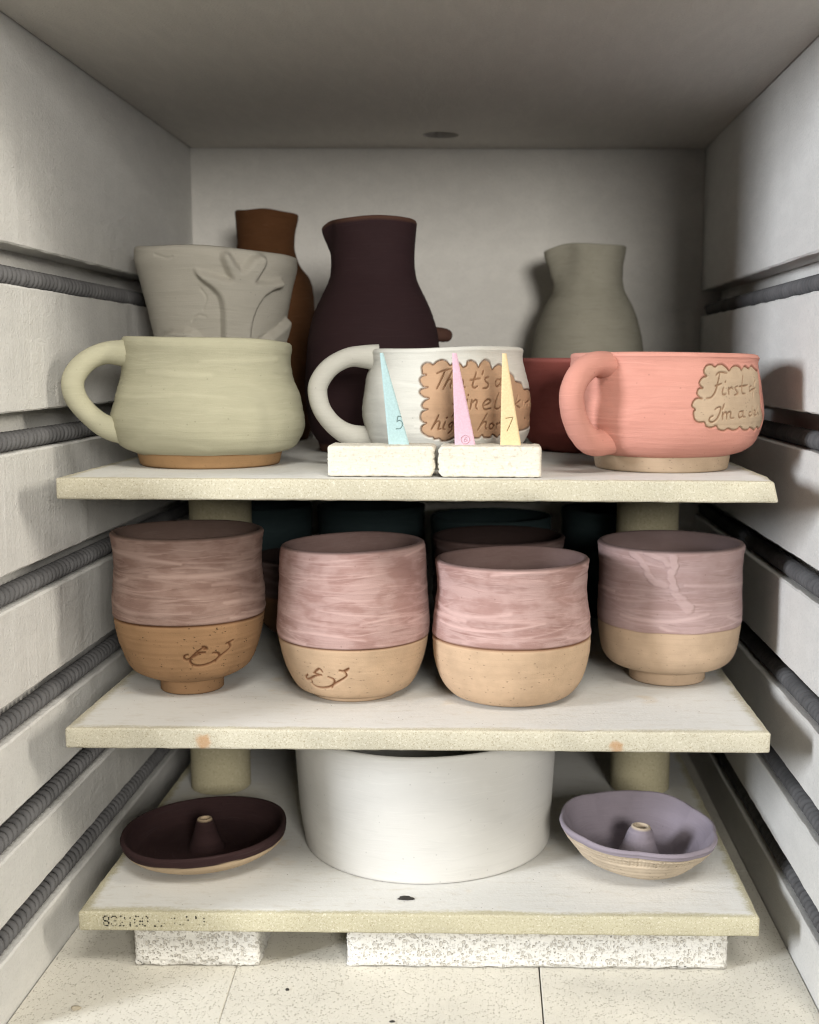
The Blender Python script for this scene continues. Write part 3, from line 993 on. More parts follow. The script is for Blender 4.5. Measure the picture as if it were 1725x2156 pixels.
DRIPS = [
  [(-39.5,94.4),(-34.7,91.2),(-28.7,85.6),(-24.2,78.6),(-18.3,74.7),(-12,74.4)],
  [(-27.2,94.2),(-21.5,92.8),(-13.2,90.7),(-9.6,86.6)],
  [(-5.8,95.2),(-5.5,86.7),(-7.3,79.3),(-4.3,69.8),(0.8,63.8),(6.6,58.3)],
  [(23.9,66.7),(25,59.3),(26.2,49.5)],
]

# ------------------------------------------------------------------ pot materials
CLAY = (0.56, 0.35, 0.20)
CLAYL = (0.62, 0.43, 0.28)
MT_GREEN = pot_mat('green_slip', (0.47, 0.45, 0.325), (0.42, 0.40, 0.285), (0.43, 0.26, 0.13), 0.45, 0.2, bumpk=0.6)
MT_WHITE = pot_mat('white_slip', (0.60, 0.585, 0.525), (0.55, 0.535, 0.475), (0.47, 0.30, 0.185), 0.4, 0.1, (0.19, 0.09, 0.042))
MT_PINK = pot_mat('pink_slip', (0.60, 0.285, 0.225), (0.545, 0.245, 0.19), (0.50, 0.375, 0.26), 0.5, 0.35, (0.21, 0.10, 0.045), bumpk=0.6)
MT_DJUG = pot_mat('dark_slip', (0.046, 0.024, 0.026), (0.036, 0.019, 0.022), (0.13, 0.065, 0.045), 0.3, 0.1, rough=0.8, bumpk=0.2)
MT_BROWN = pot_mat('brown_clay', (0.105, 0.045, 0.018), (0.085, 0.036, 0.014), (0.2, 0.09, 0.03), 0.6, 0.2)
MT_PLANT = pot_mat('pale_grey_clay', (0.56, 0.525, 0.45), (0.51, 0.475, 0.40), (0.5, 0.45, 0.36), 0.4, 0.1, bumpk=0.8)
MT_GJUG = pot_mat('grey_green_slip', (0.41, 0.385, 0.31), (0.34, 0.32, 0.25), (0.3, 0.27, 0.2), 0.5, 0.1, bumpk=0.3)
MT_RED = pot_mat('red_slip', (0.46, 0.135, 0.115), (0.40, 0.11, 0.095), (0.3, 0.08, 0.06), 0.5, 0.1)
MT_CUP1 = pot_mat('mauve_slip_shaded', (0.31, 0.21, 0.175), (0.215, 0.13, 0.105), (0.34, 0.20, 0.105), 1.0, 0.9, (0.13, 0.055, 0.025), bumpk=0.6)  # mauve slip and clay darkened for the shade this cup stands in
MT_CUP = pot_mat('mauve_slip', (0.50, 0.335, 0.305), (0.355, 0.205, 0.178), (0.60, 0.425, 0.28), 1.0, 0.45, (0.24, 0.11, 0.055), bumpk=0.7)
MT_CUP4 = pot_mat('mauve_slip_smooth', (0.45, 0.32, 0.305), (0.36, 0.235, 0.215), (0.56, 0.41, 0.285), 0.8, 0.3, (0.36, 0.22, 0.14), bumpk=0.5)
MT_DIM = pot_mat('brown_slip', (0.095, 0.06, 0.054), (0.07, 0.043, 0.038), (0.14, 0.075, 0.038), 0.9, 0.3)  # brown darkened further to carry the shade behind the front cups
MT_TEAL = pot_mat('teal_slip', (0.035, 0.054, 0.057), (0.028, 0.044, 0.047), (0.2, 0.2, 0.2), 0.5, 0.1)  # teal darkened further, shade between the pots put into the colour
MT_BOWL = pot_mat('white_bowl_slip', (0.73, 0.715, 0.675), (0.69, 0.675, 0.63), (0.7, 0.66, 0.6), 0.3, 0.1, bumpk=0.25)
MT_LDISH = pot_mat('dark_plum_slip', (0.040, 0.021, 0.021), (0.032, 0.017, 0.018), (0.55, 0.42, 0.28), 0.5, 0.2)
MT_RDISH = pot_mat('lavender_slip', (0.30, 0.26, 0.30), (0.26, 0.225, 0.26), (0.62, 0.51, 0.38), 0.4, 0.6)


def handle(root, mat, path, rad, phi, label=None, squash=1.0, seed=0):
    """phi: degrees from straight left towards the viewer"""
    c, s = math.cos(R(phi)), math.sin(R(phi))
    P = [(-r * c, -r * s, z) for r, z in path]
    rr = [rad * k for k in ([1.40, 1.20, 1.04] + [1.0] * (len(path) - 6) + [1.03, 1.12, 1.12])]
    me = sweep('handle', P, rr, 20, squash, 1.0, seed, side=(-s, c, 0))
    return obj('handle', me, mat, root)


def ragged(A, seed, amp):
    return wave(np.radians(A), seed, amp, 3, 16)


def brush_raster(seed, z0, z1, n, radius):
    rs = Raster(-120, 120, z0, z1, radius, 0.25)
    rg = random.Random(seed)
    for _ in range(n):
        a0, span, z = rg.uniform(-120, 80), rg.uniform(20, 70), rg.uniform(z0 + 2, z1 - 2)
        bow, slope = rg.uniform(-3, 3), rg.uniform(-4, 4)
        rs.stroke([(a0 + span * t, z + slope * t + bow * math.sin(math.pi * t)) for t in (0, 0.25, 0.5, 0.75, 1.0)], rg.choice((0.4, 0.6, 1.2, 2.2)), rg.uniform(0.3, 1.0), True)
    rs.blur(0.35)
    return rs


BR_G, BR_M = brush_raster(5, 11, 80, 26, 58.0), brush_raster(9, 12, 74, 22, 58.0)


# ------------------------------------------------------------------ pale green mug
def skin_green(A, Zm, outer):
    edge = 8.9 + ragged(A, 3, 0.5)
    slip = np.where(outer, smooth01(Zm, edge - 0.15, edge + 0.15), 1.0)
    lump = 0.00022 * np.sin(A * 0.05 + Zm * 0.35) + 0.00025 * np.sin(A * 0.021 - Zm * 0.16 + 1)
    disp = np.where(Zm > 10, lump, 0) + 0.0005 * smooth01(Zm, edge - 0.2, edge + 0.3)
    bs = BR_G.at(A, Zm)
    return dict(disp=disp + 0.00035 * bs, slip=slip, pale=0.3 * bs, label=np.where(outer & (Zm < 8.4), 1, 0))


G = thing('mug', 'pale olive green mug with a fat loop handle and bare brown foot', 'mug', (-0.1855, 0.7787, ZT + 0.0001), 'mugs on the topmost shelf')
pt = Pot([[(0.0, 0.0445), (0.0012, 0.0455)], [(0.0012, 0.0455), (0.0086, 0.0472)], [(0.0086, 0.0474), (0.0128, 0.0560), (0.0208, 0.0611), (0.0303, 0.0621), (0.0397, 0.0603), (0.0522, 0.0564), (0.0584, 0.0545), (0.0677, 0.0535), (0.077, 0.0541), (0.0798, 0.0537)]],
         0.0045, 0.010, 0.001, angles(220), 2, 0.005, 0.0006, rim=lambda T: wave(T, 8, 0.0006), skin=skin_green)
pt.build(G, MT_GREEN, ['body', 'foot'])
handle(G, MT_GREEN, [(.047, .0715), (.056, .0725), (.066, .0722), (.0760, .0680), (.0835, .0605), (.0862, .0525), (.0836, .0425), (.0748, .0318), (.064, .0245), (.046, .0200)], 0.0068, 28, seed=1)

# ------------------------------------------------------------------ white mug with the lettered panel
def spread(P, a=70.0, k=1.9):
    return [(x if x < a else a + (x - a) * k, z) for x, z in P]


def panel_skin(panel, text, radius, wt, wo, span, foot=None, seed=1, dep=0.0012):
    ra = Raster(span[0], span[1], span[2], span[3], radius)
    ra.fill(spread(panel), 0.22)
    rl = Raster(span[0], span[1], span[2], span[3], radius)
    rl.stroke(spread(panel), wo)
    for s in text:
        rl.stroke(spread(s), wt, 1.0, True)
    rl.blur(0.13)
    def f(A, Zm, outer):
        p = ra.at(A, Zm)
        l = np.clip(rl.at(A, Zm) * 1.15, 0, 1)
        slip = 1 - smooth01(p, 0.35, 0.65)
        lab = np.where((p > 0.5) & outer, 2, 0)
        disp = -0.0004 * smooth01(p, 0.3, 0.7) - dep * l + 0.00018 * np.sin(A * 0.06 + Zm * 0.3 + seed) + 0.00015 * np.sin(A * 0.13 - Zm * 0.21)
        if foot is not None:
            e = foot + ragged(A, seed, 0.35)
            slip = np.where(outer, slip * smooth01(Zm, e - 0.15, e + 0.15), slip)
            lab = np.where(outer & (Zm < foot - 0.3), 1, lab)
            disp = disp * smooth01(Zm, foot, foot + 3) + 0.0004 * smooth01(Zm, e - 0.2, e + 0.3)
        slip = np.where(outer, slip, 1.0)
        bs = BR_M.at(A + seed * 20, Zm) * slip
        disp = disp + 0.0003 * bs
        return dict(pale=0.25 * bs, disp=disp, slip=slip, line_dark=np.where(outer, l * 0.72, 0), label=lab)
    return f


W = thing('mug', 'cream white mug with a lettered brown panel behind the three cones', 'mug', (-0.028, 0.780, ZT + 0.0001), 'mugs on the topmost shelf')
pt = Pot([[(0.0, 0.0385), (0.0012, 0.0395)], [(0.0012, 0.0395), (0.006, 0.0430), (0.0136, 0.0496), (0.0231, 0.0543), (0.0397, 0.0557), (0.0559, 0.0532), (0.0665, 0.0500), (0.072, 0.0497), (0.0745, 0.0502)]],
         0.0042, 0.007, 0.00045, angles(150, (-40, 112, 560)), 5, 0.003, 0.0005, rim=lambda T: wave(T, 4, 0.0005) + 0.0004 * np.sin(T),
         skin=panel_skin(WHITE_PANEL[0], WHITE_TEXT, 55.0, 0.50, 0.46, (-30, 118, 14, 74), None, 2))
pt.build(W, MT_WHITE, ['body', 'foot', 'lettered_panel'])
handle(W, MT_WHITE, [(.046, .0700), (.055, .0708), (.0655, .0700), (.0765, .0640), (.0835, .0550), (.0850, .0470), (.0820, .0360), (.0735, .0255), (.062, .0195), (.044, .0190)], 0.0062, 12, seed=2)

# ------------------------------------------------------------------ pink mug
K = thing('mug', 'coral pink mug with a lettered tan panel and bare clay foot', 'mug', (0.1125, 0.7665, ZT + 0.0001), 'mugs on the topmost shelf')
pt = Pot([[(0.0, 0.0420), (0.0010, 0.0428)], [(0.0010, 0.0428), (0.0100, 0.0446)], [(0.0100, 0.0450), (0.0126, 0.0525), (0.0183, 0.0597), (0.028, 0.0636), (0.0383, 0.0644), (0.0567, 0.0620), (0.0659, 0.0601), (0.0700, 0.0600), (0.0715, 0.0606)]],
         0.0042, 0.012, 0.00048, angles(150, (-30, 112, 560)), 9, 0.003, 0.0005, rim=lambda T: wave(T, 14, 0.0004),
         skin=panel_skin(PINK_PANEL[0], PINK_TEXT, 63.0, 0.48, 0.46, (-10, 118, 20, 70), 9.9, 6))
pt.build(K, MT_PINK, ['body', 'foot', 'lettered_panel'])
handle(K, MT_PINK, [(.053, .0640), (.061, .0662), (.0705, .0665), (.0805, .0620), (.0875, .0545), (.0898, .0465), (.0868, .0350), (.0785, .0245), (.068, .0190), (.046, .0200)], 0.0072, 45, squash=1.12, seed=3)

# ------------------------------------------------------------------ pots at the back of the topmost shelf
def spout(a0, sig, out, drop, h, band):
    def rad(T, Z):
        d = (np.degrees(T) - a0 + 180) % 360 - 180
        return out * np.exp(-(d / sig) ** 2) * smooth01(Z, h - band, h) - 0.25 * out * (np.exp(-((d - 2.2 * sig) / sig) ** 2) + np.exp(-((d + 2.2 * sig) / sig) ** 2)) * smooth01(Z, h - band, h)
    def rim(T):
        d = (np.degrees(T) - a0 + 180) % 360 - 180
        return drop * np.exp(-(d / sig) ** 2)
    return rad, rim


rad, rim = spout(-86, 13, 0.0050, -0.0045, 0.1690, 0.022)
D = thing('jug', 'tall dark maroon jug with a small spout behind the white mug', 'jug', (-0.088, 0.9013, ZT + 0.0001), 'jugs at the back of the topmost shelf')
pt = Pot([[(0.0, 0.0405), (0.0010, 0.0415)], [(0.0010, 0.0415), (0.0072, 0.0430)], [(0.0072, 0.0432), (0.0178, 0.0490), (0.04, 0.0522), (0.0533, 0.0524), (0.0809, 0.0502), (0.0947, 0.0478), (0.1082, 0.0432), (0.1259, 0.0346), (0.1335, 0.0324), (0.1462, 0.0318), (0.1600, 0.0328), (0.1690, 0.0338)]],
         0.0035, 0.008, 0.002, angles(140), 3, 0.01, 0.0008, rim=lambda T: rim(T) + wave(T, 6, 0.0009) + 0.0012 * np.cos(T - 0.4), radial=rad,
         skin=lambda A, Zm, o: dict(slip=np.where(o, smooth01(Zm, 6.6, 7.2) * (1 - smooth01(Zm, 167.6, 168.8)), np.where(Zm > 168.2, 0.0, 1.0)), label=np.where(o & (Zm < 6.8), 1, 0)))
pt.build(D, MT_DJUG, ['body', 'foot'])
me = sweep('handle', [(0.038, 0.018, 0.0890), (0.047, 0.024, 0.0890), (0.0525, 0.028, 0.0885), (0.0558, 0.031, 0.0880), (0.0570, 0.032, 0.0878)], [0.0062, 0.0058, 0.0056, 0.0044, 0.0012], 16, 1.0, 0.25, 5, side=(0, 0.3, 1))
obj('handle', me, MT_DJUG, D)

B = thing('bottle', 'tall orange brown clay bottle at the back left corner', 'bottle', (-0.1930, 1.030, ZT + 0.0001))
rad2, rim2 = spout(80, 22, 0.0035, 0.0, 0.1925, 0.02)
pt = Pot([[(0.0, 0.0330), (0.001, 0.0340)], [(0.001, 0.0340), (0.01, 0.0360), (0.06, 0.0412), (0.119, 0.0406), (0.138, 0.0376), (0.150, 0.0290), (0.1633, 0.0247), (0.175, 0.0246), (0.1925, 0.0256)]],
         0.003, 0.006, 0.003, angles(110), 7, 0.01, 0.0006, rim=lambda T: wave(T, 16, 0.0011) - 0.0012 * np.sin(T), radial=rad2, skin=lambda A, Zm, o: dict(slip=np.ones_like(A)))
pt.build(B, MT_BROWN, ['body'])

rad3, rim3 = spout(-80, 19, 0.0085, -0.0050, 0.1668, 0.045)
J = thing('jug', 'grey green jug with a pulled spout against the back wall', 'jug', (0.0868, 1.050, ZT + 0.0001), 'jugs at the back of the topmost shelf')
pt = Pot([[(0.0, 0.0400), (0.001, 0.0410)], [(0.001, 0.0410), (0.03, 0.0500), (0.05, 0.0512), (0.0742, 0.0494), (0.1, 0.0446), (0.119, 0.0374), (0.1317, 0.0306), (0.1472, 0.0293), (0.1585, 0.0306), (0.1668, 0.0320)]],
         0.0035, 0.006, 0.003, angles(120), 11, 0.008, 0.0006, rim=lambda T: rim3(T) + wave(T, 21, 0.0007), radial=rad3, skin=lambda A, Zm, o: dict(slip=np.ones_like(A)))
pt.build(J, MT_GJUG, ['body'])

N = thing('bowl', 'dark red straight sided bowl half hidden behind the pink mug', 'bowl', (0.0870, 0.9260, ZT + 0.0001))
pt = Pot([[(0.0, 0.0470), (0.001, 0.0480)], [(0.001, 0.0480), (0.006, 0.0545), (0.017, 0.0618), (0.04, 0.0652), (0.0690, 0.0660)]],
         0.004, 0.006, 0.0015, angles(120), 5, 0.004, 0.0005, skin=lambda A, Zm, o: dict(slip=np.ones_like(A), pale=0.8 * smooth01(Zm, 67.5, 68.8) * np.ones_like(A)))
pt.build(N, MT_RED, ['body'])

# planter with the raised tree
rt = Raster(-60, 112, 40, 148, 54.0, 0.2)
for poly in TREE:
    q = [(a, z if z > 83.5 else 40.5) for a, z in poly] if poly is TREE[0] else [(a, z if z > 83.5 else 70) for a, z in poly]
    rt.fill(q, 0.0)
rt.blur(1.3)
rk = Raster(-60, 112, 40, 148, 54.0, 0.2)
for s in ([(-40, 84), (-33, 86), (-24, 86.5), (-14, 84), (-6, 83)], [(-30, 84), (-22, 83.5), (-12, 86.5), (-5, 86)], [(50, 84), (63, 89), (76, 96)], [(2, 104), (5, 112), (1, 118)], [(-34, 142), (-28, 140.5), (-22, 139), (-18, 140)], [(-8, 96), (-2, 100), (4, 99)]):
    rk.stroke(s, 0.7)
rk.blur(0.4)
T_ = thing('planter', 'unglazed pale clay pot with a raised bare tree behind the green mug', 'pot', (-0.2065, 0.9000, ZT + 0.0001))


def skin_tree(A, Zm, outer):
    t = rt.at(A, Zm)
    d = 0.0062 * t ** 0.6 - 0.0010 * rk.at(A, Zm)
    d += 0.00035 * np.sin(A * 0.05 + Zm * 0.09) + 0.00025 * np.sin(A * 0.11 - Zm * 0.14 + 2)
    return dict(disp=d * smooth01(Zm, 2, 10), slip=np.ones_like(A), label=np.where((t > 0.5) & outer, 1, 0))


pt = Pot([[(0.0, 0.0270), (0.001, 0.0285)], [(0.001, 0.0285), (0.04, 0.0385), (0.0832, 0.0476), (0.0967, 0.0510), (0.1244, 0.0566), (0.138, 0.0604), (0.1455, 0.0608)]],
         0.0058, 0.008, 0.0008, angles(150, (-60, 112, 360)), 13, 0.01, 0.0008, rim=lambda T: -0.0020 * np.sin(T) + wave(T, 31, 0.0013), skin=skin_tree, rings_amp=0.00001)
pt.build(T_, MT_PLANT, ['body', 'raised_tree'])

# ------------------------------------------------------------------ cups on the middle shelf
def cup_skin(groove, foot, gw, gd, marks=None, radius=47.0, seed=1, drips=None, rough=0.00012, line_dark=0.9, ragg=0.25, inside=0.0, sweeps=30):
    rm = None
    if marks:
        aa = [p[0] for s in marks for p in s]
        zz = [p[1] for s in marks for p in s]
        rm = Raster(min(aa) - 4, max(aa) + 4, min(zz) - 3, max(zz) + 3, radius)
        for s in marks:
            rm.stroke(s, 0.8, 1.0, True)
        rm.blur(0.14)
    rs = Raster(-110, 110, groove + 1, 106, radius, 0.2)
    rg = random.Random(seed * 77)
    for _ in range(sweeps):
        a0, span, z0 = rg.uniform(-110, 70), rg.uniform(30, 100), rg.uniform(groove + 2, 100)
        bow, slope = rg.uniform(-5, 3), rg.uniform(-7, 4)
        rs.stroke([(a0 + span * t, z0 + slope * t + bow * math.sin(math.pi * t)) for t in (0, 0.2, 0.4, 0.6, 0.8, 1.0)], rg.choice((0.3, 0.4, 0.5, 0.9, 1.6)), rg.uniform(0.4, 1.0), True)
    rs.blur(0.2)
    rd = None
    if drips:
        rd = Raster(-60, 60, 30, 97, radius, 0.2)
        for s, w in drips:
            rd.stroke(s, w)
        rd.blur(0.3)

    def f(A, Zm, outer):
        T = np.radians(A)
        g = groove + 0.35 * np.sin(T + seed) + ragged(A, seed, ragg * 0.5)
        d = np.abs(Zm - g)
        slip = np.where(outer, smooth01(Zm, g - 0.25 + ragged(A, seed + 9, ragg * 0.4), g + 0.35), 1.0)
        cut = np.exp(-(d / gw) ** 2) if gd > 0 else 0 * d
        disp = -gd * cut + 0.00035 * smooth01(Zm, g, g + 0.8)
        disp += (rough * np.sin(A * 0.055 + Zm * 0.42 + seed) * np.sin(A * 0.021 - Zm * 0.13 + seed * 2)) * smooth01(Zm, g + 1, g + 6)
        cut_dark = line_dark * np.clip(np.exp(-(d / gw) ** 2) * 1.25, 0, 1) if gd > 0 else 0.3 * np.exp(-(d / 0.4) ** 2)
        lab = np.where(outer & (Zm < g), 1, 0)
        if rm is not None:
            l = np.clip(rm.at(A, Zm) * 1.15, 0, 1)
            disp = disp - 0.0011 * l
            cut_dark = np.maximum(cut_dark, l * 0.95)
            lab = np.where(outer & (l > 0.35), 3, lab)
        sw = rs.at(A, Zm) * smooth01(Zm, g + 0.5, g + 2)
        disp = disp + 0.00028 * sw
        pl = 0.8 * sw
        if rd is not None:
            dr = rd.at(A, Zm)
            dr = dr * (0.75 + 0.35 * np.sin(Zm * 0.9 + A * 0.35) * np.sin(Zm * 0.37 - A * 0.2))
            disp = disp + 0.0006 * smooth01(dr, 0.15, 0.55)
            pl = np.maximum(pl, 0.42 * smooth01(dr, 0.2, 0.55))
        if foot:
            lab = np.where(outer & (Zm < foot - 0.05), 2, lab)
        return dict(disp=disp, slip=slip, line_dark=np.where(outer, cut_dark, inside), pale=np.where(outer, pl, 0), inner_shade=np.where(outer, 0.0, 0.85), label=lab)  # cup insides get the painted shade
    return f


CUPN = ['slip_band', 'clay_bowl', 'foot', 'carved_mark']
GRP = 'mauve and clay cups on the middle shelf'
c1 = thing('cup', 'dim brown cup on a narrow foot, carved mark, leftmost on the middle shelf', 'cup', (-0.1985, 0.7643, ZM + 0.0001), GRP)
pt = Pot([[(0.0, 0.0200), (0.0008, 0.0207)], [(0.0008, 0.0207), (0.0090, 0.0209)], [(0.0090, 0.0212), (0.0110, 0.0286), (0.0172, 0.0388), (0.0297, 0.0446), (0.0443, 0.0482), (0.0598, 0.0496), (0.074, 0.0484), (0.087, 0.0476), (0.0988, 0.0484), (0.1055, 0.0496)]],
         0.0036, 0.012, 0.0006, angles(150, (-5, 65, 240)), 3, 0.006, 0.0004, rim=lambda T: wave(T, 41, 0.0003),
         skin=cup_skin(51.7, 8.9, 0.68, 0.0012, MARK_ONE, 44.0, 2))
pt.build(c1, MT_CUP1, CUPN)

c2 = thing('cup', 'mauve brushed cup with a carved mark low at its left', 'cup', (-0.0885, 0.7586, ZM + 0.0001), GRP)
pt = Pot([[(0.0, 0.0280), (0.0006, 0.0286)], [(0.0006, 0.0286), (0.0026, 0.0292)], [(0.0026, 0.0300), (0.0068, 0.0382), (0.0198, 0.0446), (0.0366, 0.0487), (0.0495, 0.0495), (0.064, 0.0484), (0.0776, 0.0477), (0.0908, 0.0472), (0.0985, 0.0464)]],
         0.0036, 0.008, 0.0006, angles(150, (-55, 15, 240)), 6, 0.006, 0.0005, rim=lambda T: wave(T, 43, 0.0003) + 0.0011 * np.sin(T),
         skin=cup_skin(39.4, 2.5, 0.50, 0.0010, MARK_TWO, 44.0, 5, rough=0.0002))
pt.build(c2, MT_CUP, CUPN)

c3 = thing('cup', 'mauve brushed cup with plain clay base, second from the right', 'cup', (0.0155, 0.7520, ZM + 0.0001), GRP)
pt = Pot([[(0.0, 0.0300), (0.0008, 0.0330)], [(0.0008, 0.0330), (0.0040, 0.0400), (0.0126, 0.0466), (0.0261, 0.0506), (0.0389, 0.0517), (0.0516, 0.0509), (0.064, 0.0492), (0.0753, 0.0484), (0.084, 0.0490), (0.0900, 0.0498)]],
         0.0036, 0.008, 0.0007, angles(280), 10, 0.006, 0.0005, rim=lambda T: wave(T, 47, 0.0003) + 0.0005 * np.sin(T),
         skin=cup_skin(41.3, 0, 0.70, 0.0012, None, 44.0, 8, rough=0.0002))
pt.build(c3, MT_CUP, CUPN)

c4 = thing('cup', 'mauve cup with runny drips and a foot ring, rightmost on the middle shelf', 'cup', (0.1250, 0.7984, ZM + 0.0001), GRP)
pt = Pot([[(0.0, 0.0256), (0.0008, 0.0262)], [(0.0008, 0.0262), (0.0090, 0.0267)], [(0.0090, 0.0272), (0.0105, 0.0345), (0.0140, 0.0418), (0.0219, 0.0464), (0.0388, 0.0489), (0.0526, 0.0491), (0.068, 0.0486), (0.0796, 0.0485), (0.0945, 0.0496)]],
         0.0036, 0.012, 0.0006, angles(150, (-60, 50, 330)), 4, 0.006, 0.0004, rim=lambda T: wave(T, 51, 0.0003),
         skin=cup_skin(41.7, 8.9, 0.35, 0.0, None, 47.0, 11, [(DRIPS[0], 2.6), (DRIPS[0][-2:], 3.2), (DRIPS[1], 2.0), (DRIPS[2], 3.0), (DRIPS[2][-2:], 3.8)], rough=0.00012, ragg=1.2))
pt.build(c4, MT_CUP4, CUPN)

SP = [[(0.0, 0.0262), (0.0008, 0.0268)], [(0.0008, 0.0268), (0.0070, 0.0270)], [(0.0070, 0.0274), (0.0100, 0.0360), (0.0200, 0.0440), (0.0388, 0.0480), (0.0526, 0.0486), (0.068, 0.0474), (0.0796, 0.0472), (0.0895, 0.0486)]]
SP2 = SP[:2] + [[(0.0070, 0.0274), (0.0100, 0.0360), (0.0200, 0.0440), (0.0388, 0.0478), (0.0526, 0.0484), (0.0660, 0.0482)]]
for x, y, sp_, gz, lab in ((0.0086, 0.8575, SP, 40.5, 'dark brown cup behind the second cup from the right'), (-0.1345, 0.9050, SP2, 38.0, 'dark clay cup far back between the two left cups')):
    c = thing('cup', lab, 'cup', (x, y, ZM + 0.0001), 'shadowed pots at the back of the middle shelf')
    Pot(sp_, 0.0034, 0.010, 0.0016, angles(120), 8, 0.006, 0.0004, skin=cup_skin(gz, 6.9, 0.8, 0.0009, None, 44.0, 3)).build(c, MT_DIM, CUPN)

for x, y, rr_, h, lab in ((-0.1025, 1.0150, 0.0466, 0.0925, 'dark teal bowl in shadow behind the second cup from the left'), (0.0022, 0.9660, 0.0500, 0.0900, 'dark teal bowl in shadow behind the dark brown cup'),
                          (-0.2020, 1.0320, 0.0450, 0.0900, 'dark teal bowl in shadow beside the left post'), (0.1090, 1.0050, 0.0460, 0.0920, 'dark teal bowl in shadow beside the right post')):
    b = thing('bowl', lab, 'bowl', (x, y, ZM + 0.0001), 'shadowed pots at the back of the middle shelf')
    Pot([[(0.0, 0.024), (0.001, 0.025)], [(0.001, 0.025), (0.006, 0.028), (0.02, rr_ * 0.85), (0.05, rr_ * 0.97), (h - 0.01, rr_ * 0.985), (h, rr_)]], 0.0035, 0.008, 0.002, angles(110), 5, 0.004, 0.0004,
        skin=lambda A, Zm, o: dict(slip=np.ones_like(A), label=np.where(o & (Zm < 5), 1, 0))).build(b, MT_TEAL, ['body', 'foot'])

# ------------------------------------------------------------------ lowest shelf: white bowl and two incense dishes
b = thing('bowl', 'large smooth white bowl in the middle of the lowest shelf', 'bowl', (-0.0425, 0.8105, ZB + 0.0001))
pt = Pot([[(0.0, 0.0868), (0.0006, 0.0878)], [(0.0006, 0.0878), (0.012, 0.0893), (0.0250, 0.0905), (0.0420, 0.0917), (0.0640, 0.0930), (0.0850, 0.0944)]],
         0.0045, 0.006, 0.0014, angles(260), 15, 0.006, 0.0011, rim=lambda T: wave(T, 61, 0.0008), rings_amp=0.00001,
         skin=lambda A, Zm, o: dict(slip=np.ones_like(A), disp=(0.0005 * np.sin(A * 0.045 + Zm * 0.03) + 0.0003 * np.sin(A * 0.1 - Zm * 0.05)) * smooth01(Zm, 1, 12)))
pt.build(b, MT_BOWL, ['body'])


def dish(name, label, loc, outer, thick, mat, tilt, seed, rim, radial, hole_h, base_r, edge, texture=False, inner_floor=0.0045, conex=(0, 0)):
    t = thing(name, label, 'incense dish', loc, 'incense dishes on the lowest shelf', tilt)
    def skin(A, Zm, o):
        e = edge + ragged(A, seed, 0.5)
        s = np.where(o, smooth01(Zm, e - 0.2, e + 0.2), 1.0)
        disp = 0.0003 * np.sin(A * 0.06 + Zm * 0.2)
        if texture:      # pressed weave band just under the lip
            band = smooth01(Zm, edge - 9.0, edge - 7.5) * (1 - smooth01(Zm, edge - 0.8, edge - 0.2))
            disp = disp + 0.00018 * band * np.sign(np.sin(A * 2.6 + Zm * 4.0)) * np.sign(np.sin(A * 2.6 - Zm * 4.0))
        return dict(slip=s, disp=disp, label=np.where(o & (Zm < e), 1, 0))
    p = Pot(outer, thick, inner_floor, 0.0005 if texture else 0.0009, angles(420 if texture else 200), seed, 0.01, 0.0008, rim=rim, radial=radial, skin=skin)
    p.build(t, mat, ['glazed_inside', 'clay_underside'])
    # the little cone that holds the stick, open at the top
    q = Pot([[(0.0, base_r), (0.0002, base_r)], [(0.0002, base_r), (hole_h * 0.2, base_r * 0.84), (hole_h * 0.55, base_r * 0.64), (hole_h * 0.88, base_r * 0.48), (hole_h, base_r * 0.38)]], base_r * 0.14, hole_h * 0.55, 0.0008, angles(90), seed + 3, 0.02, 0.0002,
            skin=lambda A, Zm, o: dict(slip=np.where(o, 1 - smooth01(Zm, hole_h * 990, hole_h * 1010), 0.0)))
    h = q.build(t, mat, ['stick_holder'])['stick_holder']
    h.location = (conex[0], conex[1], inner_floor - 0.001)
    return t


dish('incense_dish', 'flat dark plum incense dish on the left of the lowest shelf', (-0.1930, 0.7680, ZB + 0.0004),
     [[(0.0, 0.0190), (0.0008, 0.0260)], [(0.0008, 0.0260), (0.0040, 0.0400), (0.0090, 0.0505), (0.0140, 0.0548), (0.0195, 0.0562)]], 0.0036, MT_LDISH, (R(0), R(-1.6), 0), 3,
     lambda T: wave(T, 71, 0.0005) - 0.0012 * np.exp(-((T + 0.4) / 0.5) ** 2), lambda T, Z: wave(T, 72, 0.0006, 2, 5) * smooth01(Z, 0.004, 0.02), 0.0215, 0.0130, 14.6)
dish('incense_dish', 'deep lavender incense dish with wavy rim on the right of the lowest shelf', (0.1018, 0.7535, ZB + 0.0006),
     [[(0.0, 0.0165), (0.0010, 0.0205)], [(0.0010, 0.0205), (0.0070, 0.0350), (0.0150, 0.0430), (0.0240, 0.0482), (0.0305, 0.0510)]], 0.0032, MT_RDISH, (R(0), R(3.6), 0), 8,
     lambda T: wave(T, 81, 0.0014, 2, 6) - 0.0024 * np.cos(T), lambda T, Z: (0.0016 * np.abs(np.sin(4.0 * T + 0.6)) + wave(T, 82, 0.0010, 2, 5)) * smooth01(Z, 0.006, 0.03), 0.0240, 0.0170, 27.0, True)

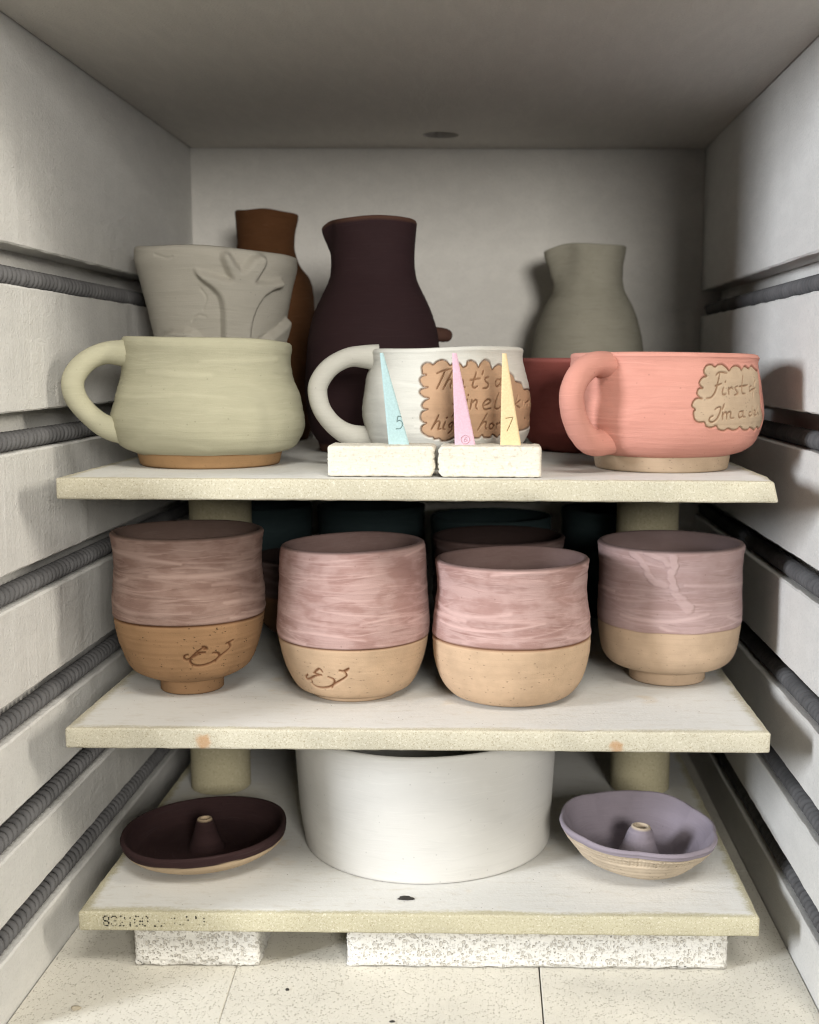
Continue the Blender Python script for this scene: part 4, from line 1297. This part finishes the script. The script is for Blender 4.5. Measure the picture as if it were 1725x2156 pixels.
# ------------------------------------------------------------------ cone holders and cones
def holder(x0, x1, y0, y1, h, label, jag, slots):
    """a low block; jag = side (+1 right, -1 left) that is broken, slots = cone seats"""
    nx, ny, nz = 90, 24, 26
    bm = box_bm(x0, x1, y0, y1, 0.0, h, 0.0016, 3)
    bmesh.ops.subdivide_edges(bm, edges=[e for e in bm.edges if e.calc_length() > 0.01], cuts=34, use_grid_fill=True)
    r = random.Random(int(x0 * 1e5))
    prof = [r.uniform(-1, 1) for _ in range(14)]
    for v in bm.verts:
        x, y, z = v.co
        if jag:
            e = x1 if jag > 0 else x0
            d = abs(x - e)
            k = max(0.0, 1 - d / 0.008)
            q = z / h * 12
            i = int(q)
            f = q - i
            j = prof[i] * (1 - f) + prof[i + 1] * f
            v.co.x -= jag * k * (0.0006 + 0.0005 * j + 0.0022 * max(0, 0.18 - z / h) / 0.18 + 0.0010 * max(0, z / h - 0.88) / 0.12)
        k = 0.00012 if z > 0.0006 else 0.0003
        v.co += Vector((r.gauss(0, k), r.gauss(0, k), 0 if z < h - 0.0008 else r.gauss(0, 0.00015)))
        if z < 0.0008:
            v.co.z += abs(r.gauss(0, 0.0003))
    me = bm_mesh('cone_holder', bm, True)
    t = obj('cone_holder', me, M_HOLD)
    t.location = (0, 0, ZT + 0.0002)
    tag(t, label, 'cone holder', 'broken halves of the cone holder')
    return t


HB = 0.0184
holder(-0.0951, -0.0315, 0.6885, 0.7150, HB, 'left half of the broken cream cone holder, under the blue cone', 1, [])
holder(-0.0302, 0.0309, 0.6880, 0.7150, HB, 'right half of the broken cream cone holder, under two cones', -1, [])


def digit_raster(kind, w, h):
    """height picture on the face of a cone in mm: x across, z up"""
    ra = Raster(0, w / R(1) / 1.0, 0, h, 1.0, 0.06)
    k = R(1)
    return ra, (lambda pts: [(x / k, z) for x, z in pts])


def cone(xb, xt, base_w, top_w, col, label, kind, ybase=0.7005, ylean=0.003):
    z0, hh = ZT + HB - 0.0002, 0.0547
    k = Mat('cone_' + kind, 0.9, 0.15)
    o = k.coord('Object')
    c = k.mix(k.ramp(k.noise(o, 900, 2), 0.35, 0.7), [q * 0.9 for q in col], col)
    c = k.mix(k.math('MULTIPLY', k.ramp(k.voro(o, 350), 0.03, 0.12, 1, 0), 0.35), c, [q * 0.6 for q in col])
    c = k.mix(k.math('MULTIPLY', k.attr('line_dark'), 0.9), c, [q * 0.42 for q in col])  # number lines in a darker tone of the cone colour
    k.base(c)
    k.bump(k.noise(o, 1200, 2), 0.25, 0.0004)
    ra = Raster(0, base_w * 1000 / R(1), 0, 30, 1.0, 0.07)
    q = R(1)
    S = lambda pts: [(x / q, z) for x, z in pts]
    up = 1.0
    if kind == 'five':
        ra.stroke(S([(8.3, 17.0), (5.6, 17.2)]), 0.28); ra.stroke(S([(5.6, 17.2), (5.1, 14.0)]), 0.28)
        ra.stroke(S([(5.1, 14.0), (6.6, 14.7), (8.1, 13.6), (8.2, 11.6), (6.9, 9.9), (4.6, 9.7)]), 0.28)
    elif kind == 'seven':
        ra.stroke(S([(3.3, 16.3), (7.5, 16.9)]), 0.28); ra.stroke(S([(7.5, 16.9), (5.9, 12.8), (4.1, 8.8)]), 0.28)
    else:
        up = -0.6
        for rr_ in (2.5,):
            ra.stroke(S([(6.2 + rr_ * math.cos(t), 3.7 + rr_ * math.sin(t)) for t in np.linspace(0, 6.4, 24)]), 0.24)
        ra.stroke(S([(7.0, 5.0), (6.0, 4.6), (5.4, 3.4), (6.0, 2.5), (7.0, 2.8), (7.0, 3.7), (6.0, 4.0), (5.5, 3.4)]), 0.22)
    ra.blur(0.08)
    nx, nz = 64, 280
    u = np.linspace(0, 1, nx)[None, :]
    t = np.linspace(0, 1, nz)[:, None]
    w = base_w + (top_w - base_w) * t
    xc = xb + (xt - xb) * t
    X = xc + (u - 0.5) * w
    Yf = ybase + ylean * t + 0 * u
    Z = z0 + hh * t + 0 * u
    mm = ra.at((X - (xb - base_w / 2)) * 1000 / q, (Z - z0) * 1000)
    edge = np.minimum(u, 1 - u) * w
    Yf = Yf + 0.0007 * up * mm + 0.0006 * np.exp(-edge / 0.0004)
    V = [np.stack([X, Yf, Z], -1).reshape(-1, 3)]
    F = []
    i, j = np.mgrid[0:nz - 1, 0:nx - 1]
    F.append(np.stack([i * nx + j, i * nx + j + 1, (i + 1) * nx + j + 1, (i + 1) * nx + j], -1).reshape(-1, 4))
    # back ridge
    n0 = nx * nz
    tz = t[:, 0]
    dep = (base_w * 0.85 + (top_w * 0.85 - base_w * 0.85) * tz)
    V.append(np.stack([xc[:, 0], ybase + ylean * tz + dep, z0 + hh * tz], -1))
    a = np.arange(nz - 1)
    F.append(np.stack([a * nx + nx - 1, n0 + a, n0 + a + 1, (a + 1) * nx + nx - 1], -1))
    F.append(np.stack([n0 + a, a * nx, (a + 1) * nx, n0 + a + 1], -1))
    me = np_mesh('pyrometric_cone', np.vstack(V), np.vstack(F))
    bm = bmesh.new()
    bm.from_mesh(me)
    bmesh.ops.holes_fill(bm, edges=[e for e in bm.edges if e.is_boundary])
    bmesh.ops.recalc_face_normals(bm, faces=bm.faces)
    bm.to_mesh(me)
    bm.free()
    me.set_sharp_from_angle(angle=R(35))
    at = me.attributes.new('line_dark', 'FLOAT', 'POINT')
    vals = np.zeros(len(me.vertices), np.float32)
    vals[:nx * nz] = mm.ravel() * (1.0 if up > 0 else 0.45)
    at.data.foreach_set('value', vals)
    return tag(obj('pyrometric_cone', me, k.m), label, 'cone', 'pyrometric cones')


cone(-0.0538, -0.0642, 0.0125, 0.0021, (0.44, 0.60, 0.60), 'pale blue pyrometric cone stamped with a 5', 'five')
cone(-0.0142, -0.0208, 0.0125, 0.0027, (0.72, 0.48, 0.56), 'pale pink pyrometric cone embossed with a circled 6', 'six')
cone(0.0130, 0.0088, 0.0125, 0.0026, (0.80, 0.62, 0.36), 'pale yellow pyrometric cone stamped with a 7', 'seven')
